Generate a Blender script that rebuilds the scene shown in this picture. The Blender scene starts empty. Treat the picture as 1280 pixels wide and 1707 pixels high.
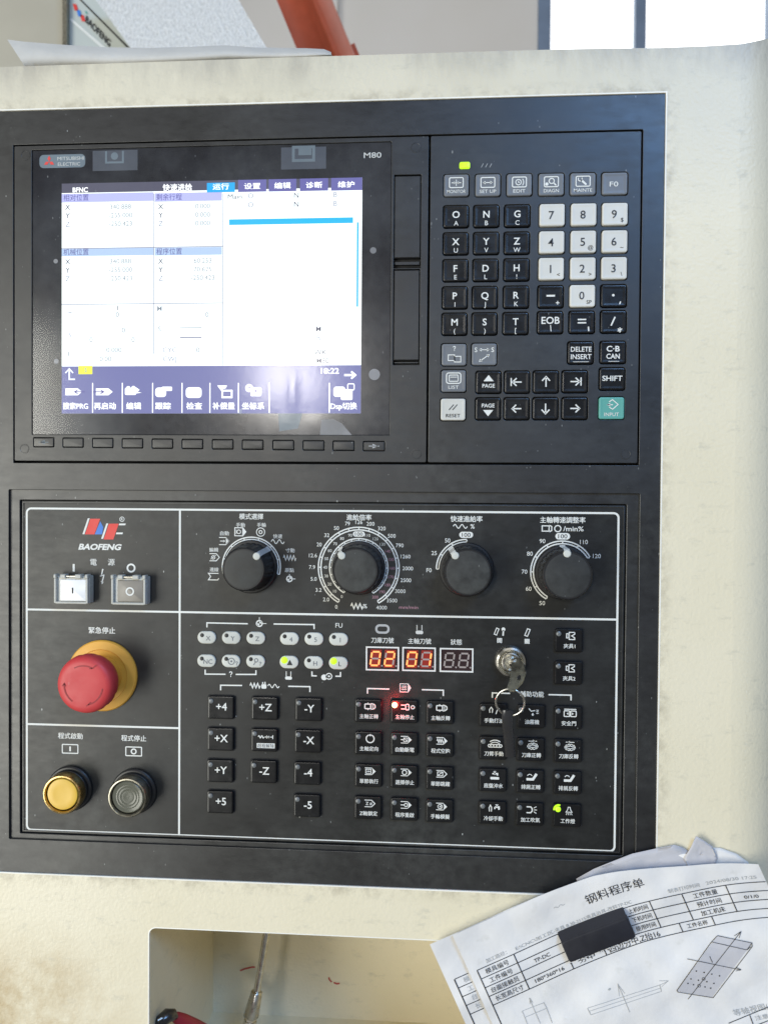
import bpy, math, random
from mathutils import Vector
random.seed(7)
sc = bpy.context.scene
col = sc.collection

# ------------------------------------------------------------------ camera solve
# The operating console is a vertical plane.  Console coordinates are millimetres:
# x to the right, y up, h out of the console towards the viewer; origin = top left
# corner of the display unit.  Blender: X = x, Y = -h, Z = y + Z0 (metres).
S = .001
Z0 = 1.45
F = 1282.0
R = ((0.997745, -0.007196, 0.066739), (0.008295, 0.999834, -0.016204), (-0.066611, 0.016721, 0.997639))
CX, CYD, CH = 295.888, 245.244, 524.478


def V(x, y, h):
    return Vector((x * S, -h * S, y * S + Z0))


def PM(px, py, h=0.0):
    """photo pixel -> console (x, y) on the plane that stands h mm off the console face"""
    a = (px - 640) / F
    b = (py - 853.5) / F
    d = [R[0][i] * a + R[1][i] * b + R[2][i] for i in range(3)]
    t = (CH - h) / d[2]
    return CX + d[0] * t, -(CYD + d[1] * t)


def P3(px, py, h=0.0):
    x, y = PM(px, py, h)
    return (x, y, h)


def cv(v):                       # world axes (x, ydown, away) -> blender
    return Vector((v[0], v[2], -v[1]))


cam_d = bpy.data.cameras.new('camera')
cam = bpy.data.objects.new('camera', cam_d)
col.objects.link(cam)
from mathutils import Matrix
right, down, fwd = cv(R[0]), cv(R[1]), cv(R[2])
m = Matrix((right, -down, -fwd)).transposed().to_4x4()
m.translation = V(CX, -CYD, CH)
cam.matrix_world = m
cam_d.sensor_fit = 'HORIZONTAL'
cam_d.sensor_width = 36
cam_d.lens = 36 * F / 1280
cam_d.clip_start = .02
cam_d.clip_end = 100
cam_d.dof.use_dof = True
cam_d.dof.focus_distance = .535
cam_d.dof.aperture_fstop = 14
sc.camera = cam

# ------------------------------------------------------------------ light (indoor workshop, soft daylight + one lamp)
w = bpy.data.worlds.new('World')
sc.world = w
w.use_nodes = True
bg = w.node_tree.nodes['Background']
bg.inputs[0].default_value = (1.0, .98, .93, 1)
bg.inputs[1].default_value = .17


def area(name, loc, target, sx, sy, energy, colr):
    d = bpy.data.lights.new(name, 'AREA')
    d.shape = 'RECTANGLE'
    d.size, d.size_y = sx, sy
    d.energy = energy
    d.color = colr
    o = bpy.data.objects.new(name, d)
    col.objects.link(o)
    o.location = loc
    o.rotation_euler = (Vector(target) - Vector(loc)).to_track_quat('-Z', 'Y').to_euler()
    return o


TGT = V(220, -260, 0)
# workshop lamp whose mirror image shows on the screen
area('ceiling_lamp', V(-420, 345, 3160), TGT, .30, .22, 12, (1, .96, .90))
# tall gate on the left, open to the daylight: the main light
area('open_gate', V(-2360, -820, 2760), TGT, 1.95, 3.0, 128, (1, .99, .90))
# high bluish window to the right of the photographer
area('high_window', V(1580, 1600, 2500), TGT, 1.1, .75, 52, (.27, .53, 1.0))
# added overhead fill, unseen: lifts the cream paint without sheen on the black
area('overhead_fill', V(0, 2700, 1700), TGT, 3.0, 1.6, 9, (1, .97, .89))
# unseen fill added behind the cabinet to brighten the back wall
area('wall_fill', V(500, 2300, -1500), V(300, 500, -3200), 2.4, .5, 11, (1, .98, .95))

sc.view_settings.view_transform = 'Standard'
sc.view_settings.look = 'None'
sc.view_settings.exposure = 0.1
sc.view_settings.gamma = 1.0
sc.render.engine = 'CYCLES'
sc.cycles.max_bounces = 6
sc.cycles.use_denoising = True
sc.cycles.caustics_reflective = False
sc.cycles.caustics_refractive = False

# ------------------------------------------------------------------ materials
M = {}


def nodes(name):
    mt = bpy.data.materials.new(name)
    mt.use_nodes = True
    nt = mt.node_tree
    M[name] = mt
    return mt, nt, nt.nodes, nt.links, nt.nodes['Principled BSDF']


def c4(c):
    return (c[0], c[1], c[2], 1)


def mixc(nt, fac, a, b):
    n = nt.nodes.new('ShaderNodeMix')
    n.data_type = 'RGBA'
    for i, v in ((0, fac), (6, a), (7, b)):
        if hasattr(v, 'is_linked'):
            nt.links.new(v, n.inputs[i])
        elif isinstance(v, (tuple, list)):
            n.inputs[i].default_value = c4(v)
        else:
            n.inputs[i].default_value = v
    return n.outputs[2]


def mth(nt, op, a, b=None, clamp=False):
    n = nt.nodes.new('ShaderNodeMath')
    n.operation = op
    n.use_clamp = clamp
    for i, v in ((0, a), (1, b)):
        if v is None:
            continue
        if hasattr(v, 'is_linked'):
            nt.links.new(v, n.inputs[i])
        else:
            n.inputs[i].default_value = v
    return n.outputs[0]


def noise(nt, vec, scale, detail=3, rough=.55):
    n = nt.nodes.new('ShaderNodeTexNoise')
    n.inputs['Scale'].default_value = scale
    n.inputs['Detail'].default_value = detail
    n.inputs['Roughness'].default_value = rough
    if vec is not None:
        nt.links.new(vec, n.inputs['Vector'])
    return n.outputs[0]


def mapping(nt, vec, scale=(1, 1, 1), rot=(0, 0, 0), loc=(0, 0, 0)):
    n = nt.nodes.new('ShaderNodeMapping')
    n.inputs['Scale'].default_value = scale
    n.inputs['Rotation'].default_value = rot
    n.inputs['Location'].default_value = loc
    nt.links.new(vec, n.inputs['Vector'])
    return n.outputs[0]


def ramp(nt, v, lo, hi, a=0.0, b=1.0):
    n = nt.nodes.new('ShaderNodeMapRange')
    n.clamp = True
    nt.links.new(v, n.inputs[0])
    for i, x in ((1, lo), (2, hi), (3, a), (4, b)):
        n.inputs[i].default_value = x
    return n.outputs[0]


def specks(nt, pos, scale, size, keep):
    """sparse dust grains: mask 0..1"""
    vo = nt.nodes.new('ShaderNodeTexVoronoi')
    vo.inputs['Scale'].default_value = scale
    nt.links.new(mapping(nt, pos, (1, 1, .45), (0, .6, 0)), vo.inputs['Vector'])
    sep = nt.nodes.new('ShaderNodeSeparateColor')
    nt.links.new(vo.outputs['Color'], sep.inputs[0])
    big = ramp(nt, sep.outputs[0], keep, 1.0, 0.0, size)
    d = mth(nt, 'SUBTRACT', big, vo.outputs['Distance'])
    return ramp(nt, d, 0.0, .035)


def plastic(name, base, rough, dust=0.0, wear=.25, bump=.05, bscale=900, spec=.5, dustcol=(.5, .52, .5), film=0.0, coat=0.0, mott=0.0):
    mt, nt, N, L, b = nodes(name)
    pos = N.new('ShaderNodeNewGeometry').outputs['Position']
    n1 = noise(nt, pos, 14, 5, .6)
    n2 = noise(nt, pos, 130, 4, .6)
    lo = tuple(c * (1 - wear) for c in base)
    hi = tuple(c * (1 + wear) + wear * .004 for c in base)
    c = mixc(nt, ramp(nt, n1, .3, .7), lo, hi)
    if film:                                   # thin greasy, dusty film with patches of its own
        patch = mth(nt, 'MULTIPLY', ramp(nt, noise(nt, pos, 9, 6, .62), .42, .75), ramp(nt, n2, .3, .75))
        c = mixc(nt, mth(nt, 'MULTIPLY', patch, film), c, (.20, .21, .19))
    if dust:
        m1 = mth(nt, 'MULTIPLY', specks(nt, pos, 170, .12, .90), ramp(nt, n2, .4, .55))
        m2 = specks(nt, pos, 460, .18, .80)
        mm = mth(nt, 'MAXIMUM', m1, mth(nt, 'MULTIPLY', m2, ramp(nt, n1, .45, .62)))
        c = mixc(nt, mth(nt, 'MULTIPLY', mm, dust), c, dustcol)
    L.new(c, b.inputs['Base Color'])
    if mott:                                   # scuffed sheen: wiped streaks and dull patches
        n3 = noise(nt, mapping(nt, pos, (.35, 1, 1), (0, .8, 0)), 210, 6, .7)
        rr_ = mth(nt, 'ADD', mth(nt, 'MULTIPLY', n1, .5), mth(nt, 'MULTIPLY', n3, .5))
        L.new(ramp(nt, rr_, .36, .64, rough * (1 - mott), rough * (1 + mott)), b.inputs['Roughness'])
    else:
        L.new(ramp(nt, n2, .3, .7, rough * .85, min(1, rough * 1.18)), b.inputs['Roughness'])
    b.inputs['Specular IOR Level'].default_value = spec
    b.inputs['Coat Weight'].default_value = coat
    if bump:
        bp = N.new('ShaderNodeBump')
        bp.inputs['Strength'].default_value = bump
        bp.inputs['Distance'].default_value = .00009
        L.new(noise(nt, pos, bscale, 2, .5), bp.inputs['Height'])
        L.new(bp.outputs[0], b.inputs['Normal'])
    return mt


def metal(name, base, rough, bump=.0, bscale=600, brushed=False):
    mt, nt, N, L, b = nodes(name)
    pos = N.new('ShaderNodeNewGeometry').outputs['Position']
    n1 = noise(nt, pos, 220, 4)
    L.new(mixc(nt, ramp(nt, n1, .3, .7), tuple(c * .72 for c in base), base), b.inputs['Base Color'])
    b.inputs['Metallic'].default_value = 1
    L.new(ramp(nt, n1, .3, .7, rough * .7, rough * 1.3), b.inputs['Roughness'])
    if bump:
        bp = N.new('ShaderNodeBump')
        bp.inputs['Strength'].default_value = bump
        bp.inputs['Distance'].default_value = .001
        L.new(noise(nt, pos, bscale, 3), bp.inputs['Height'])
        L.new(bp.outputs[0], b.inputs['Normal'])
    return mt


def emit(name, colr, strength=1.0, rough=.4):
    mt, nt, N, L, b = nodes(name)
    b.inputs['Base Color'].default_value = c4(tuple(c * .25 for c in colr))
    b.inputs['Emission Color'].default_value = c4(colr)
    b.inputs['Emission Strength'].default_value = strength
    b.inputs['Roughness'].default_value = rough
    return mt


plastic('frame_black', (.0075, .008, .009), 0.4, dust=.55, wear=.30, bump=.35, bscale=1500, film=.22, spec=.80, mott=.17)
plastic('trim_black', (.009, .0095, .010), 0.4, dust=.5, wear=.3, bump=.25, bscale=1500, film=.25, spec=.85, mott=.25)
plastic('bezel_black', (.009, .0098, .011), 0.4, dust=.55, wear=.25, bump=.22, bscale=1800, film=.14, spec=.75, mott=.2)
plastic('keypad_black', (.011, .012, .013), 0.42, dust=.5, wear=.3, bump=.15, bscale=1300, film=.18, spec=.75, mott=.2)
plastic('plate_black', (.0078, .0086, .0088), 0.43, dust=.75, wear=.3, bump=.10, bscale=1600, film=.22, spec=.55, mott=.2)
plastic('key_black', (.004, .0044, .0055), 0.28, dust=.25, wear=.3, bump=.04, bscale=1500, film=.06)
plastic('keytop_black', (.004, .0044, .0055), 0.3, dust=.3, wear=.3, bump=.04, film=.08)
plastic('key_grey', (.145, .155, .17), .40, dust=.2, wear=.15, bump=.04, film=.2)
plastic('key_white', (.63, .62, .57), .40, dust=.0, wear=.10, bump=.04, film=.35)
plastic('key_teal', (.11, .37, .32), .40, wear=.12, bump=.04, film=.1)
plastic('oval_white', (.58, .59, .54), .38, wear=.12, bump=.03, film=.4)
plastic('void', (.006, .006, .007), .7, wear=.1, bump=0)
plastic('window_black', (.012, .013, .018), .16, dust=.35, wear=.3, bump=0, film=.10)
plastic('knob_black', (.018, .019, .0185), 0.5, dust=.4, wear=.3, bump=.3, bscale=1600, film=.30)
plastic('knob_side', (.008, .008, .009), 0.45, dust=.2, wear=.3, bump=.1)
plastic('print_white', (.74, .75, .71), .55, wear=.06, bump=0)
plastic('print_light', (.60, .61, .58), .55, wear=.08, bump=0)
plastic('print_grey', (.40, .41, .41), .55, wear=.08, bump=0)
plastic('print_dark', (.02, .02, .022), .55, wear=.08, bump=0)
plastic('print_red', (.72, .055, .045), .5, wear=.06, bump=0)
plastic('print_blue', (.05, .20, .62), .5, wear=.06, bump=0)
plastic('print_pink', (.42, .22, .27), .5, wear=.06, bump=0)
plastic('estop_red', (.56, .045, .05), .48, wear=.10, bump=.08, dust=.12, film=.06)
plastic('estop_dark', (.30, .012, .02), .5, wear=.06, bump=0)
plastic('estop_yellow', (.70, .36, .045), .5, wear=.14, bump=.05, film=.10)
plastic('cap_yellow', (.80, .50, .06), .35, wear=.18, bump=.05, film=.05)
plastic('cap_smoke', (.11, .11, .080), .24, wear=.35, bump=.06, film=.25)
plastic('button_white', (.86, .86, .85), .3, wear=.04, bump=0)
plastic('button_taupe', (.22, .20, .17), .38, wear=.12, bump=.03)
plastic('clear_frame', (.46, .46, .42), .25, wear=.15, bump=.03)
plastic('shroud_black', (.014, .014, .014), .4, wear=.3, bump=.1)
plastic('led_off', (.16, .17, .17), .25, wear=.2, bump=0)
plastic('led_hole', (.03, .03, .03), .3, wear=.2, bump=0)
plastic('segment_off', (.36, .31, .29), .4, wear=.1, bump=0)
plastic('display_dark', (.035, .018, .02), .25, wear=.2, bump=0)
plastic('strap_black', (.02, .02, .022), .22, spec=.9, wear=.3, bump=.1)
plastic('magnet_black', (.016, .017, .024), .42, wear=.3, bump=.15, dust=.4)
plastic('sticker_grey', (.055, .065, .085), .4, wear=.2, bump=0)
plastic('sticker_pale', (.13, .17, .20), .4, wear=.25, bump=0, film=.3)
plastic('smear_pale', (.22, .22, .23), .5, wear=.5, bump=.1, film=.4)
plastic('beam_red', (.62, .115, .05), .35, wear=.15, bump=.05, bscale=300)
plastic('mullion', (.16, .22, .32), .5, wear=.1, bump=0)
plastic('chip_pale', (.75, .75, .73), .4, wear=.1, bump=0)
plastic('handle_red', (.35, .02, .035), .35, wear=.2, bump=.05)
plastic('mark_red', (.50, .06, .05), .6, wear=.2, bump=0)
plastic('cut_edge', (.86, .84, .76), .45, wear=.1, bump=.05)
metal('chrome', (.78, .76, .70), .22)
metal('brass_grime', (.72, .52, .22), .30, .15, 500)
metal('nickel', (.62, .60, .54), .32, .12, 700)
metal('grimy_steel', (.40, .38, .31), .38, .2, 500)
metal('key_metal', (.60, .60, .50), .34, .05, 500)
metal('dark_edge', (.10, .10, .10), .5)

emit('scr_white', (.93, 1.0, .99), 1.12)
emit('scr_pale', (.80, .86, .93), 1.0)
emit('scr_lilac', (.46, .48, .86), .92)
emit('scr_blue', (.42, .56, .80), .92)
emit('scr_bar', (.070, .070, .115), .9)
emit('scr_purple', (.115, .11, .34), .95)
emit('scr_foot', (.115, .125, .33), .95)
emit('scr_cyan', (.0, .36, .78), 1.0)
emit('scr_strip', (.0, .42, .72), 1.0)
emit('scr_text', (.03, .03, .12), .5)
emit('scr_navy', (.07, .06, .30), .8)
emit('scr_faint', (.24, .28, .34), .85)
emit('scr_line', (.28, .30, .40), .9)
emit('scr_light', (.95, .98, 1.0), 1.1)
emit('scr_yellow', (.85, .90, .03), 1.0)
emit('led_green', (.42, 1.0, .02), 1.5)
emit('led_lime', (.50, .95, .02), 1.15)
emit('led_red', (1.0, .16, .10), 3.0)
emit('led_hot', (1.0, .75, .35), 3.0)
emit('segment_lit', (1.0, .34, .10), 1.7)
emit('segment_glow', (.34, .02, .012), .55)
emit('daylight', (.97, .99, 1.0), 1.9)


def paper(name, base, trans=.25):
    mt, nt, N, L, b = nodes(name)
    pos = N.new('ShaderNodeNewGeometry').outputs['Position']
    n1 = noise(nt, pos, 30, 5, .6)
    c = mixc(nt, ramp(nt, n1, .35, .75), base, tuple(x * .88 for x in base))
    c = mixc(nt, mth(nt, 'MULTIPLY', ramp(nt, noise(nt, pos, 75, 3), .64, .76), .35), c, (.50, .49, .43))
    L.new(c, b.inputs['Base Color'])
    b.inputs['Roughness'].default_value = .7
    bp = N.new('ShaderNodeBump')
    bp.inputs['Strength'].default_value = .5
    bp.inputs['Distance'].default_value = .002
    L.new(noise(nt, pos, 45, 4, .55), bp.inputs['Height'])
    L.new(bp.outputs[0], b.inputs['Normal'])
    return mt


paper('paper_white', (.79, .775, .755))
paper('paper_grey', (.56, .55, .57))
paper('paper_warm', (.60, .58, .53))


def paint_cabinet():
    mt, nt, N, L, b = nodes('cabinet_cream')
    pos = N.new('ShaderNodeNewGeometry').outputs['Position']
    sep = N.new('ShaderNodeSeparateXYZ')
    L.new(pos, sep.inputs[0])
    base, warm = (.79, .72, .545), (.74, .67, .485)
    c = mixc(nt, ramp(nt, noise(nt, pos, 7, 5, .55), .35, .7), base, warm)
    # hand grime along the upper edge
    up = ramp(nt, sep.outputs[2], Z0 + .030, Z0 + .062)
    streak = noise(nt, mapping(nt, pos, (1, 1, .35)), 38, 6, .68)
    blot = noise(nt, pos, 9, 4, .6)
    g = mth(nt, 'MULTIPLY', up, ramp(nt, mth(nt, 'ADD', mth(nt, 'MULTIPLY', streak, .65), mth(nt, 'MULTIPLY', blot, .5)), .50, .66))
    c = mixc(nt, mth(nt, 'MULTIPLY', g, .80), c, (.30, .26, .20))
    c = mixc(nt, mth(nt, 'MULTIPLY', ramp(nt, sep.outputs[2], Z0 + .044, Z0 + .060), .22), c, (.36, .34, .29))
    # fainter light up here painted into the colour: greyer towards the top edge
    fz = mth(nt, 'MULTIPLY', ramp(nt, sep.outputs[2], Z0 - .06, Z0 + .05), ramp(nt, noise(nt, pos, 5, 4, .6), .25, .6, .45, 1.0))
    c = mixc(nt, mth(nt, 'MULTIPLY', fz, .42), c, (.42, .425, .40))
    # hand grime and oil creep along the edge of the black frame
    dx = mth(nt, 'SUBTRACT', mth(nt, 'ABSOLUTE', mth(nt, 'SUBTRACT', sep.outputs[0], .19325)), .25325)
    dz = mth(nt, 'SUBTRACT', mth(nt, 'ABSOLUTE', mth(nt, 'SUBTRACT', sep.outputs[2], Z0 - .2439)), .2697)
    de = mth(nt, 'MAXIMUM', dx, dz)
    eg = mth(nt, 'MULTIPLY', ramp(nt, de, .0, .009, 1, 0), ramp(nt, noise(nt, pos, 85, 6, .7), .44, .66))
    c = mixc(nt, mth(nt, 'MULTIPLY', eg, .55), c, (.30, .26, .18))
    # hairline scratches
    sc1 = noise(nt, mapping(nt, pos, (1, 1, .05), (0, .5, 0)), 900, 2, .5)
    sc2 = mth(nt, 'MULTIPLY', ramp(nt, sc1, .70, .76), ramp(nt, noise(nt, pos, 22, 3, .6), .56, .70))
    c = mixc(nt, mth(nt, 'MULTIPLY', sc2, .55), c, (.36, .33, .26))
    # oil stain low on the left
    sx = ramp(nt, sep.outputs[0], .02, .10, 1, 0)
    sz = ramp(nt, sep.outputs[2], Z0 - .60, Z0 - .545, 1, 0)
    st = mth(nt, 'MULTIPLY', mth(nt, 'MULTIPLY', sx, sz), ramp(nt, noise(nt, pos, 26, 6, .7), .36, .62))
    c = mixc(nt, mth(nt, 'MULTIPLY', st, .75), c, (.44, .31, .14))
    # faint smudges and small dark nicks
    sm = ramp(nt, noise(nt, mapping(nt, pos, (1, 1, 2.2)), 60, 6, .72), .56, .74)
    c = mixc(nt, mth(nt, 'MULTIPLY', sm, .42), c, (.42, .41, .34))
    m1 = specks(nt, mapping(nt, pos, (.8, 1, 1.3)), 48, .085, .80)
    c = mixc(nt, mth(nt, 'MULTIPLY', m1, .75), c, (.14, .12, .08))
    L.new(c, b.inputs['Base Color'])
    b.inputs['Roughness'].default_value = .42
    bp = N.new('ShaderNodeBump')
    bp.inputs['Strength'].default_value = .30
    bp.inputs['Distance'].default_value = .0009
    L.new(noise(nt, pos, 420, 3, .5), bp.inputs['Height'])
    L.new(bp.outputs[0], b.inputs['Normal'])


paint_cabinet()


def paint_wall():
    mt, nt, N, L, b = nodes('wall_paint')
    pos = N.new('ShaderNodeNewGeometry').outputs['Position']
    L.new(mixc(nt, ramp(nt, noise(nt, pos, 1.3, 4), .35, .7), (.66, .63, .58), (.70, .68, .65)), b.inputs['Base Color'])
    b.inputs['Roughness'].default_value = .8
    mt, nt, N, L, b = nodes('machine_beige')
    pos = N.new('ShaderNodeNewGeometry').outputs['Position']
    L.new(mixc(nt, ramp(nt, noise(nt, pos, 6, 4), .35, .7), (.50, .47, .38), (.44, .41, .33)), b.inputs['Base Color'])
    b.inputs['Roughness'].default_value = .5
    mt, nt, N, L, b = nodes('machine_mint')
    pos = N.new('ShaderNodeNewGeometry').outputs['Position']
    L.new(mixc(nt, ramp(nt, noise(nt, pos, 6, 4), .35, .7), (.52, .56, .53), (.46, .50, .47)), b.inputs['Base Color'])
    b.inputs['Roughness'].default_value = .5
    # crinkled, glittering sheet
    mt, nt, N, L, b = nodes('crinkled_sheet')
    pos = N.new('ShaderNodeNewGeometry').outputs['Position']
    n = noise(nt, mapping(nt, pos, (1.7, 1, 1), (0, .7, 0)), 150, 5, .65)
    L.new(mixc(nt, ramp(nt, n, .35, .7), (.66, .67, .66), (.92, .93, .92)), b.inputs['Base Color'])
    b.inputs['Metallic'].default_value = .1
    b.inputs['Roughness'].default_value = .25
    bp = N.new('ShaderNodeBump')
    bp.inputs['Strength'].default_value = .9
    bp.inputs['Distance'].default_value = .004
    L.new(n, bp.inputs['Height'])
    L.new(bp.outputs[0], b.inputs['Normal'])


paint_wall()


def glass_film():
    mt, nt, N, L, b = nodes('screen_film')
    N.remove(b)
    out = N['Material Output']
    pos = N.new('ShaderNodeNewGeometry').outputs['Position']
    tr = N.new('ShaderNodeBsdfTransparent')
    gl = N.new('ShaderNodeBsdfGlossy')
    gl2 = N.new('ShaderNodeBsdfGlossy')
    df = N.new('ShaderNodeBsdfDiffuse')
    gl.inputs['Roughness'].default_value = .125
    gl2.inputs['Roughness'].default_value = .26
    df.inputs['Color'].default_value = (.55, .58, .62, 1)
    bp = N.new('ShaderNodeBump')
    bp.inputs['Strength'].default_value = .022
    bp.inputs['Distance'].default_value = .0010
    L.new(noise(nt, pos, 260, 4, .6), bp.inputs['Height'])
    L.new(bp.outputs[0], gl.inputs['Normal'])
    L.new(bp.outputs[0], gl2.inputs['Normal'])

    def mx(f, a, c):
        n = N.new('ShaderNodeMixShader')
        if hasattr(f, 'is_linked'):
            L.new(f, n.inputs[0])
        else:
            n.inputs[0].default_value = f
        L.new(a, n.inputs[1])
        L.new(c, n.inputs[2])
        return n.outputs[0]
    a = mx(.022, tr.outputs[0], gl.outputs[0])
    a = mx(.018, a, gl2.outputs[0])
    dirt = mth(nt, 'MULTIPLY', ramp(nt, noise(nt, pos, 18, 6, .65), .40, .75), .06)
    a = mx(dirt, a, df.outputs[0])
    m1 = specks(nt, pos, 110, .12, .85)
    a = mx(mth(nt, 'MULTIPLY', m1, .5), a, df.outputs[0])
    L.new(a, out.inputs[0])


glass_film()

# ------------------------------------------------------------------ mesh helpers
ABS = {}


class MB:
    def __init__(s):
        s.v, s.f = [], []

    def add(s, pts):
        n = len(s.v)
        s.v += [tuple(p) for p in pts]
        return list(range(n, n + len(pts)))

    def face(s, pts):
        s.f.append(s.add(pts))

    def loops(s, loops, cap0=False, cap1=True, close=True):
        ids = [s.add(l) for l in loops]
        for a, b in zip(ids, ids[1:]):
            n = len(a)
            for i in range(n if close else n - 1):
                j = (i + 1) % n
                s.f.append([a[i], a[j], b[j], b[i]])
        if cap1:
            s.f.append(ids[-1])
        if cap0:
            s.f.append(ids[0][::-1])
        return s

    def rr(s, w_, h_, r, prof, cx=0, cy=0, n=4, cap0=False, rot=0):
        L_ = []
        for ins, z in prof:
            L_.append([(cx + x, cy + y, z) for x, y in rrect(w_ - 2 * ins, h_ - 2 * ins, max(r - ins, .05), n, rot)])
        return s.loops(L_, cap0)

    def lathe(s, prof, n=40, cx=0, cy=0, cap0=False, cap1=True, wob=None):
        L_ = []
        for r, z in prof:
            L_.append([(cx + (r + (wob(i, z) if wob else 0)) * math.cos(2 * math.pi * i / n), cy + (r + (wob(i, z) if wob else 0)) * math.sin(2 * math.pi * i / n), z) for i in range(n)])
        return s.loops(L_, cap0, cap1)

    def poly(s, pts, z=0):
        a = sum(p[0] * q[1] - q[0] * p[1] for p, q in zip(pts, pts[1:] + pts[:1]))
        if a < 0:
            pts = pts[::-1]
        s.face([(p[0], p[1], z) for p in pts])
        return s

    def stroke(s, pts, wd, z=0, closed=False):
        pts = [Vector(p) for p in pts]
        n = len(pts)
        L_, R_ = [], []
        for i, p in enumerate(pts):
            a = pts[i - 1] if (i or closed) else None
            b = pts[(i + 1) % n] if (i < n - 1 or closed) else None
            d1 = (p - a).normalized() if a is not None else None
            d2 = (b - p).normalized() if b is not None else None
            if d1 is None:
                d1 = d2
            if d2 is None:
                d2 = d1
            t = (d1 + d2)
            t = t.normalized() if t.length > 1e-6 else d1
            nrm = Vector((-t.y, t.x))
            k = wd / 2 / max(.45, nrm.dot(Vector((-d1.y, d1.x))))
            L_.append(p + nrm * k)
            R_.append(p - nrm * k)
        for i in range(n if closed else n - 1):
            j = (i + 1) % n
            s.face([(R_[i].x, R_[i].y, z), (R_[j].x, R_[j].y, z), (L_[j].x, L_[j].y, z), (L_[i].x, L_[i].y, z)])
        return s

    def arc(s, cx, cy, r, a0, a1, wd, z=0, n=0):
        n = n or max(6, int(abs(a1 - a0) / 7))
        return s.stroke([(cx + r * math.cos(math.radians(a0 + (a1 - a0) * i / n)), cy + r * math.sin(math.radians(a0 + (a1 - a0) * i / n))) for i in range(n + 1)], wd, z)

    def circle(s, cx, cy, r, wd, z=0, n=24):
        return s.stroke([(cx + r * math.cos(2 * math.pi * i / n), cy + r * math.sin(2 * math.pi * i / n)) for i in range(n)], wd, z, True)

    def disc(s, cx, cy, r, z=0, n=20):
        return s.poly([(cx + r * math.cos(2 * math.pi * i / n), cy + r * math.sin(2 * math.pi * i / n)) for i in range(n)], z)

    def tube(s, pts, rad, n=10, closed=False):
        pts = [Vector(p) for p in pts]
        m_ = len(pts)
        rings = []
        up = None
        for i, p in enumerate(pts):
            a = pts[i - 1] if (i or closed) else pts[i]
            b = pts[(i + 1) % m_] if (i < m_ - 1 or closed) else pts[i]
            t = (b - a).normalized()
            if up is None:
                up = Vector((0, 0, 1)) if abs(t.z) < .9 else Vector((1, 0, 0))
            u = t.cross(up).normalized()
            v_ = u.cross(t).normalized()
            up = v_
            r = rad[i] if isinstance(rad, (list, tuple)) else rad
            rings.append([p + (u * math.cos(2 * math.pi * k / n) + v_ * math.sin(2 * math.pi * k / n)) * r for k in range(n)])
        if closed:
            rings.append(rings[0])
        return s.loops(rings, not closed, not closed)

    def merge(s, o, f=None):
        n = len(s.v)
        s.v += [f(p) if f else p for p in o.v]
        s.f += [[i + n for i in fc] for fc in o.f]
        return s

    def mesh(s, name, mat, sharp=32):
        me = bpy.data.meshes.new(name)
        me.from_pydata([(p[0] * S, -p[2] * S, p[1] * S) for p in s.v], [], s.f)
        me.polygons.foreach_set('use_smooth', [True] * len(me.polygons))
        me.set_sharp_from_angle(angle=math.radians(sharp))
        me.materials.append(M[mat])
        me.update()
        return me

    def build(s, name, mat, parent=None, at=(0, 0, 0), sharp=32):
        return obj(name, s.mesh(name, mat, sharp), parent, at)


def rrect(w_, h_, r, n=4, rot=0):
    out = []
    r = min(r, w_ / 2 - 1e-4, h_ / 2 - 1e-4)
    for k, (sx, sy) in enumerate(((1, 1), (-1, 1), (-1, -1), (1, -1))):
        for i in range(n + 1):
            a = math.radians(90 * k + 90 * i / n)
            out.append((sx * (w_ / 2 - r) + r * math.cos(a), sy * (h_ / 2 - r) + r * math.sin(a)))
    if rot:
        c_, s_ = math.cos(rot), math.sin(rot)
        out = [(x * c_ - y * s_, x * s_ + y * c_) for x, y in out]
    return out


def obj(name, me, parent=None, at=(0, 0, 0)):
    """at = absolute console position (x, y, h) of the object's origin"""
    o = bpy.data.objects.new(name, me)
    col.objects.link(o)
    ABS[o] = at
    if parent is not None:
        p = ABS[parent]
        o.parent = parent
        o.location = ((at[0] - p[0]) * S, -(at[2] - p[2]) * S, (at[1] - p[1]) * S)
    else:
        o.location = V(*at)
    return o


def thing(name, label, cat, at=(0, 0, 0), group=None):
    o = obj(name, None, None, at)
    o.empty_display_size = .02
    return tag(o, label, cat, group)


def tag(o, label, cat, group=None, kind=None):
    o['label'] = label
    o['category'] = cat
    if group:
        o['group'] = group
    if kind:
        o['kind'] = kind
    return o


def plate(outer, holes, h0, h1, bevel=0.0, z_seg=1):
    """flat plate with holes -> MB, console coordinates"""
    c = bpy.data.curves.new('p', 'CURVE')
    c.dimensions = '2D'
    c.fill_mode = 'BOTH'
    c.extrude = (h1 - h0) / 2 - bevel
    c.bevel_depth = bevel
    c.bevel_resolution = 1
    c.offset = -bevel
    for lp in [outer] + holes:
        sp = c.splines.new('POLY')
        sp.points.add(len(lp) - 1)
        sp.use_cyclic_u = True
        for pt, q in zip(sp.points, lp):
            pt.co = (q[0], q[1], 0, 1)
    o = bpy.data.objects.new('p', c)
    me = o.to_mesh()
    b = MB()
    b.v = [(v.co.x, v.co.y, v.co.z + (h0 + h1) / 2) for v in me.vertices]
    b.f = [list(p.vertices) for p in me.polygons]
    o.to_mesh_clear()
    bpy.data.objects.remove(o)
    bpy.data.curves.remove(c)
    return b


def rect(x0, y0, x1, y1, r=0.0, n=4):
    if r <= 0:
        return [(x0, y0), (x1, y0), (x1, y1), (x0, y1)]
    return [(x + (x0 + x1) / 2, y + (y0 + y1) / 2) for x, y in rrect(abs(x1 - x0), abs(y1 - y0), r, n)]


TC = {}


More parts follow.
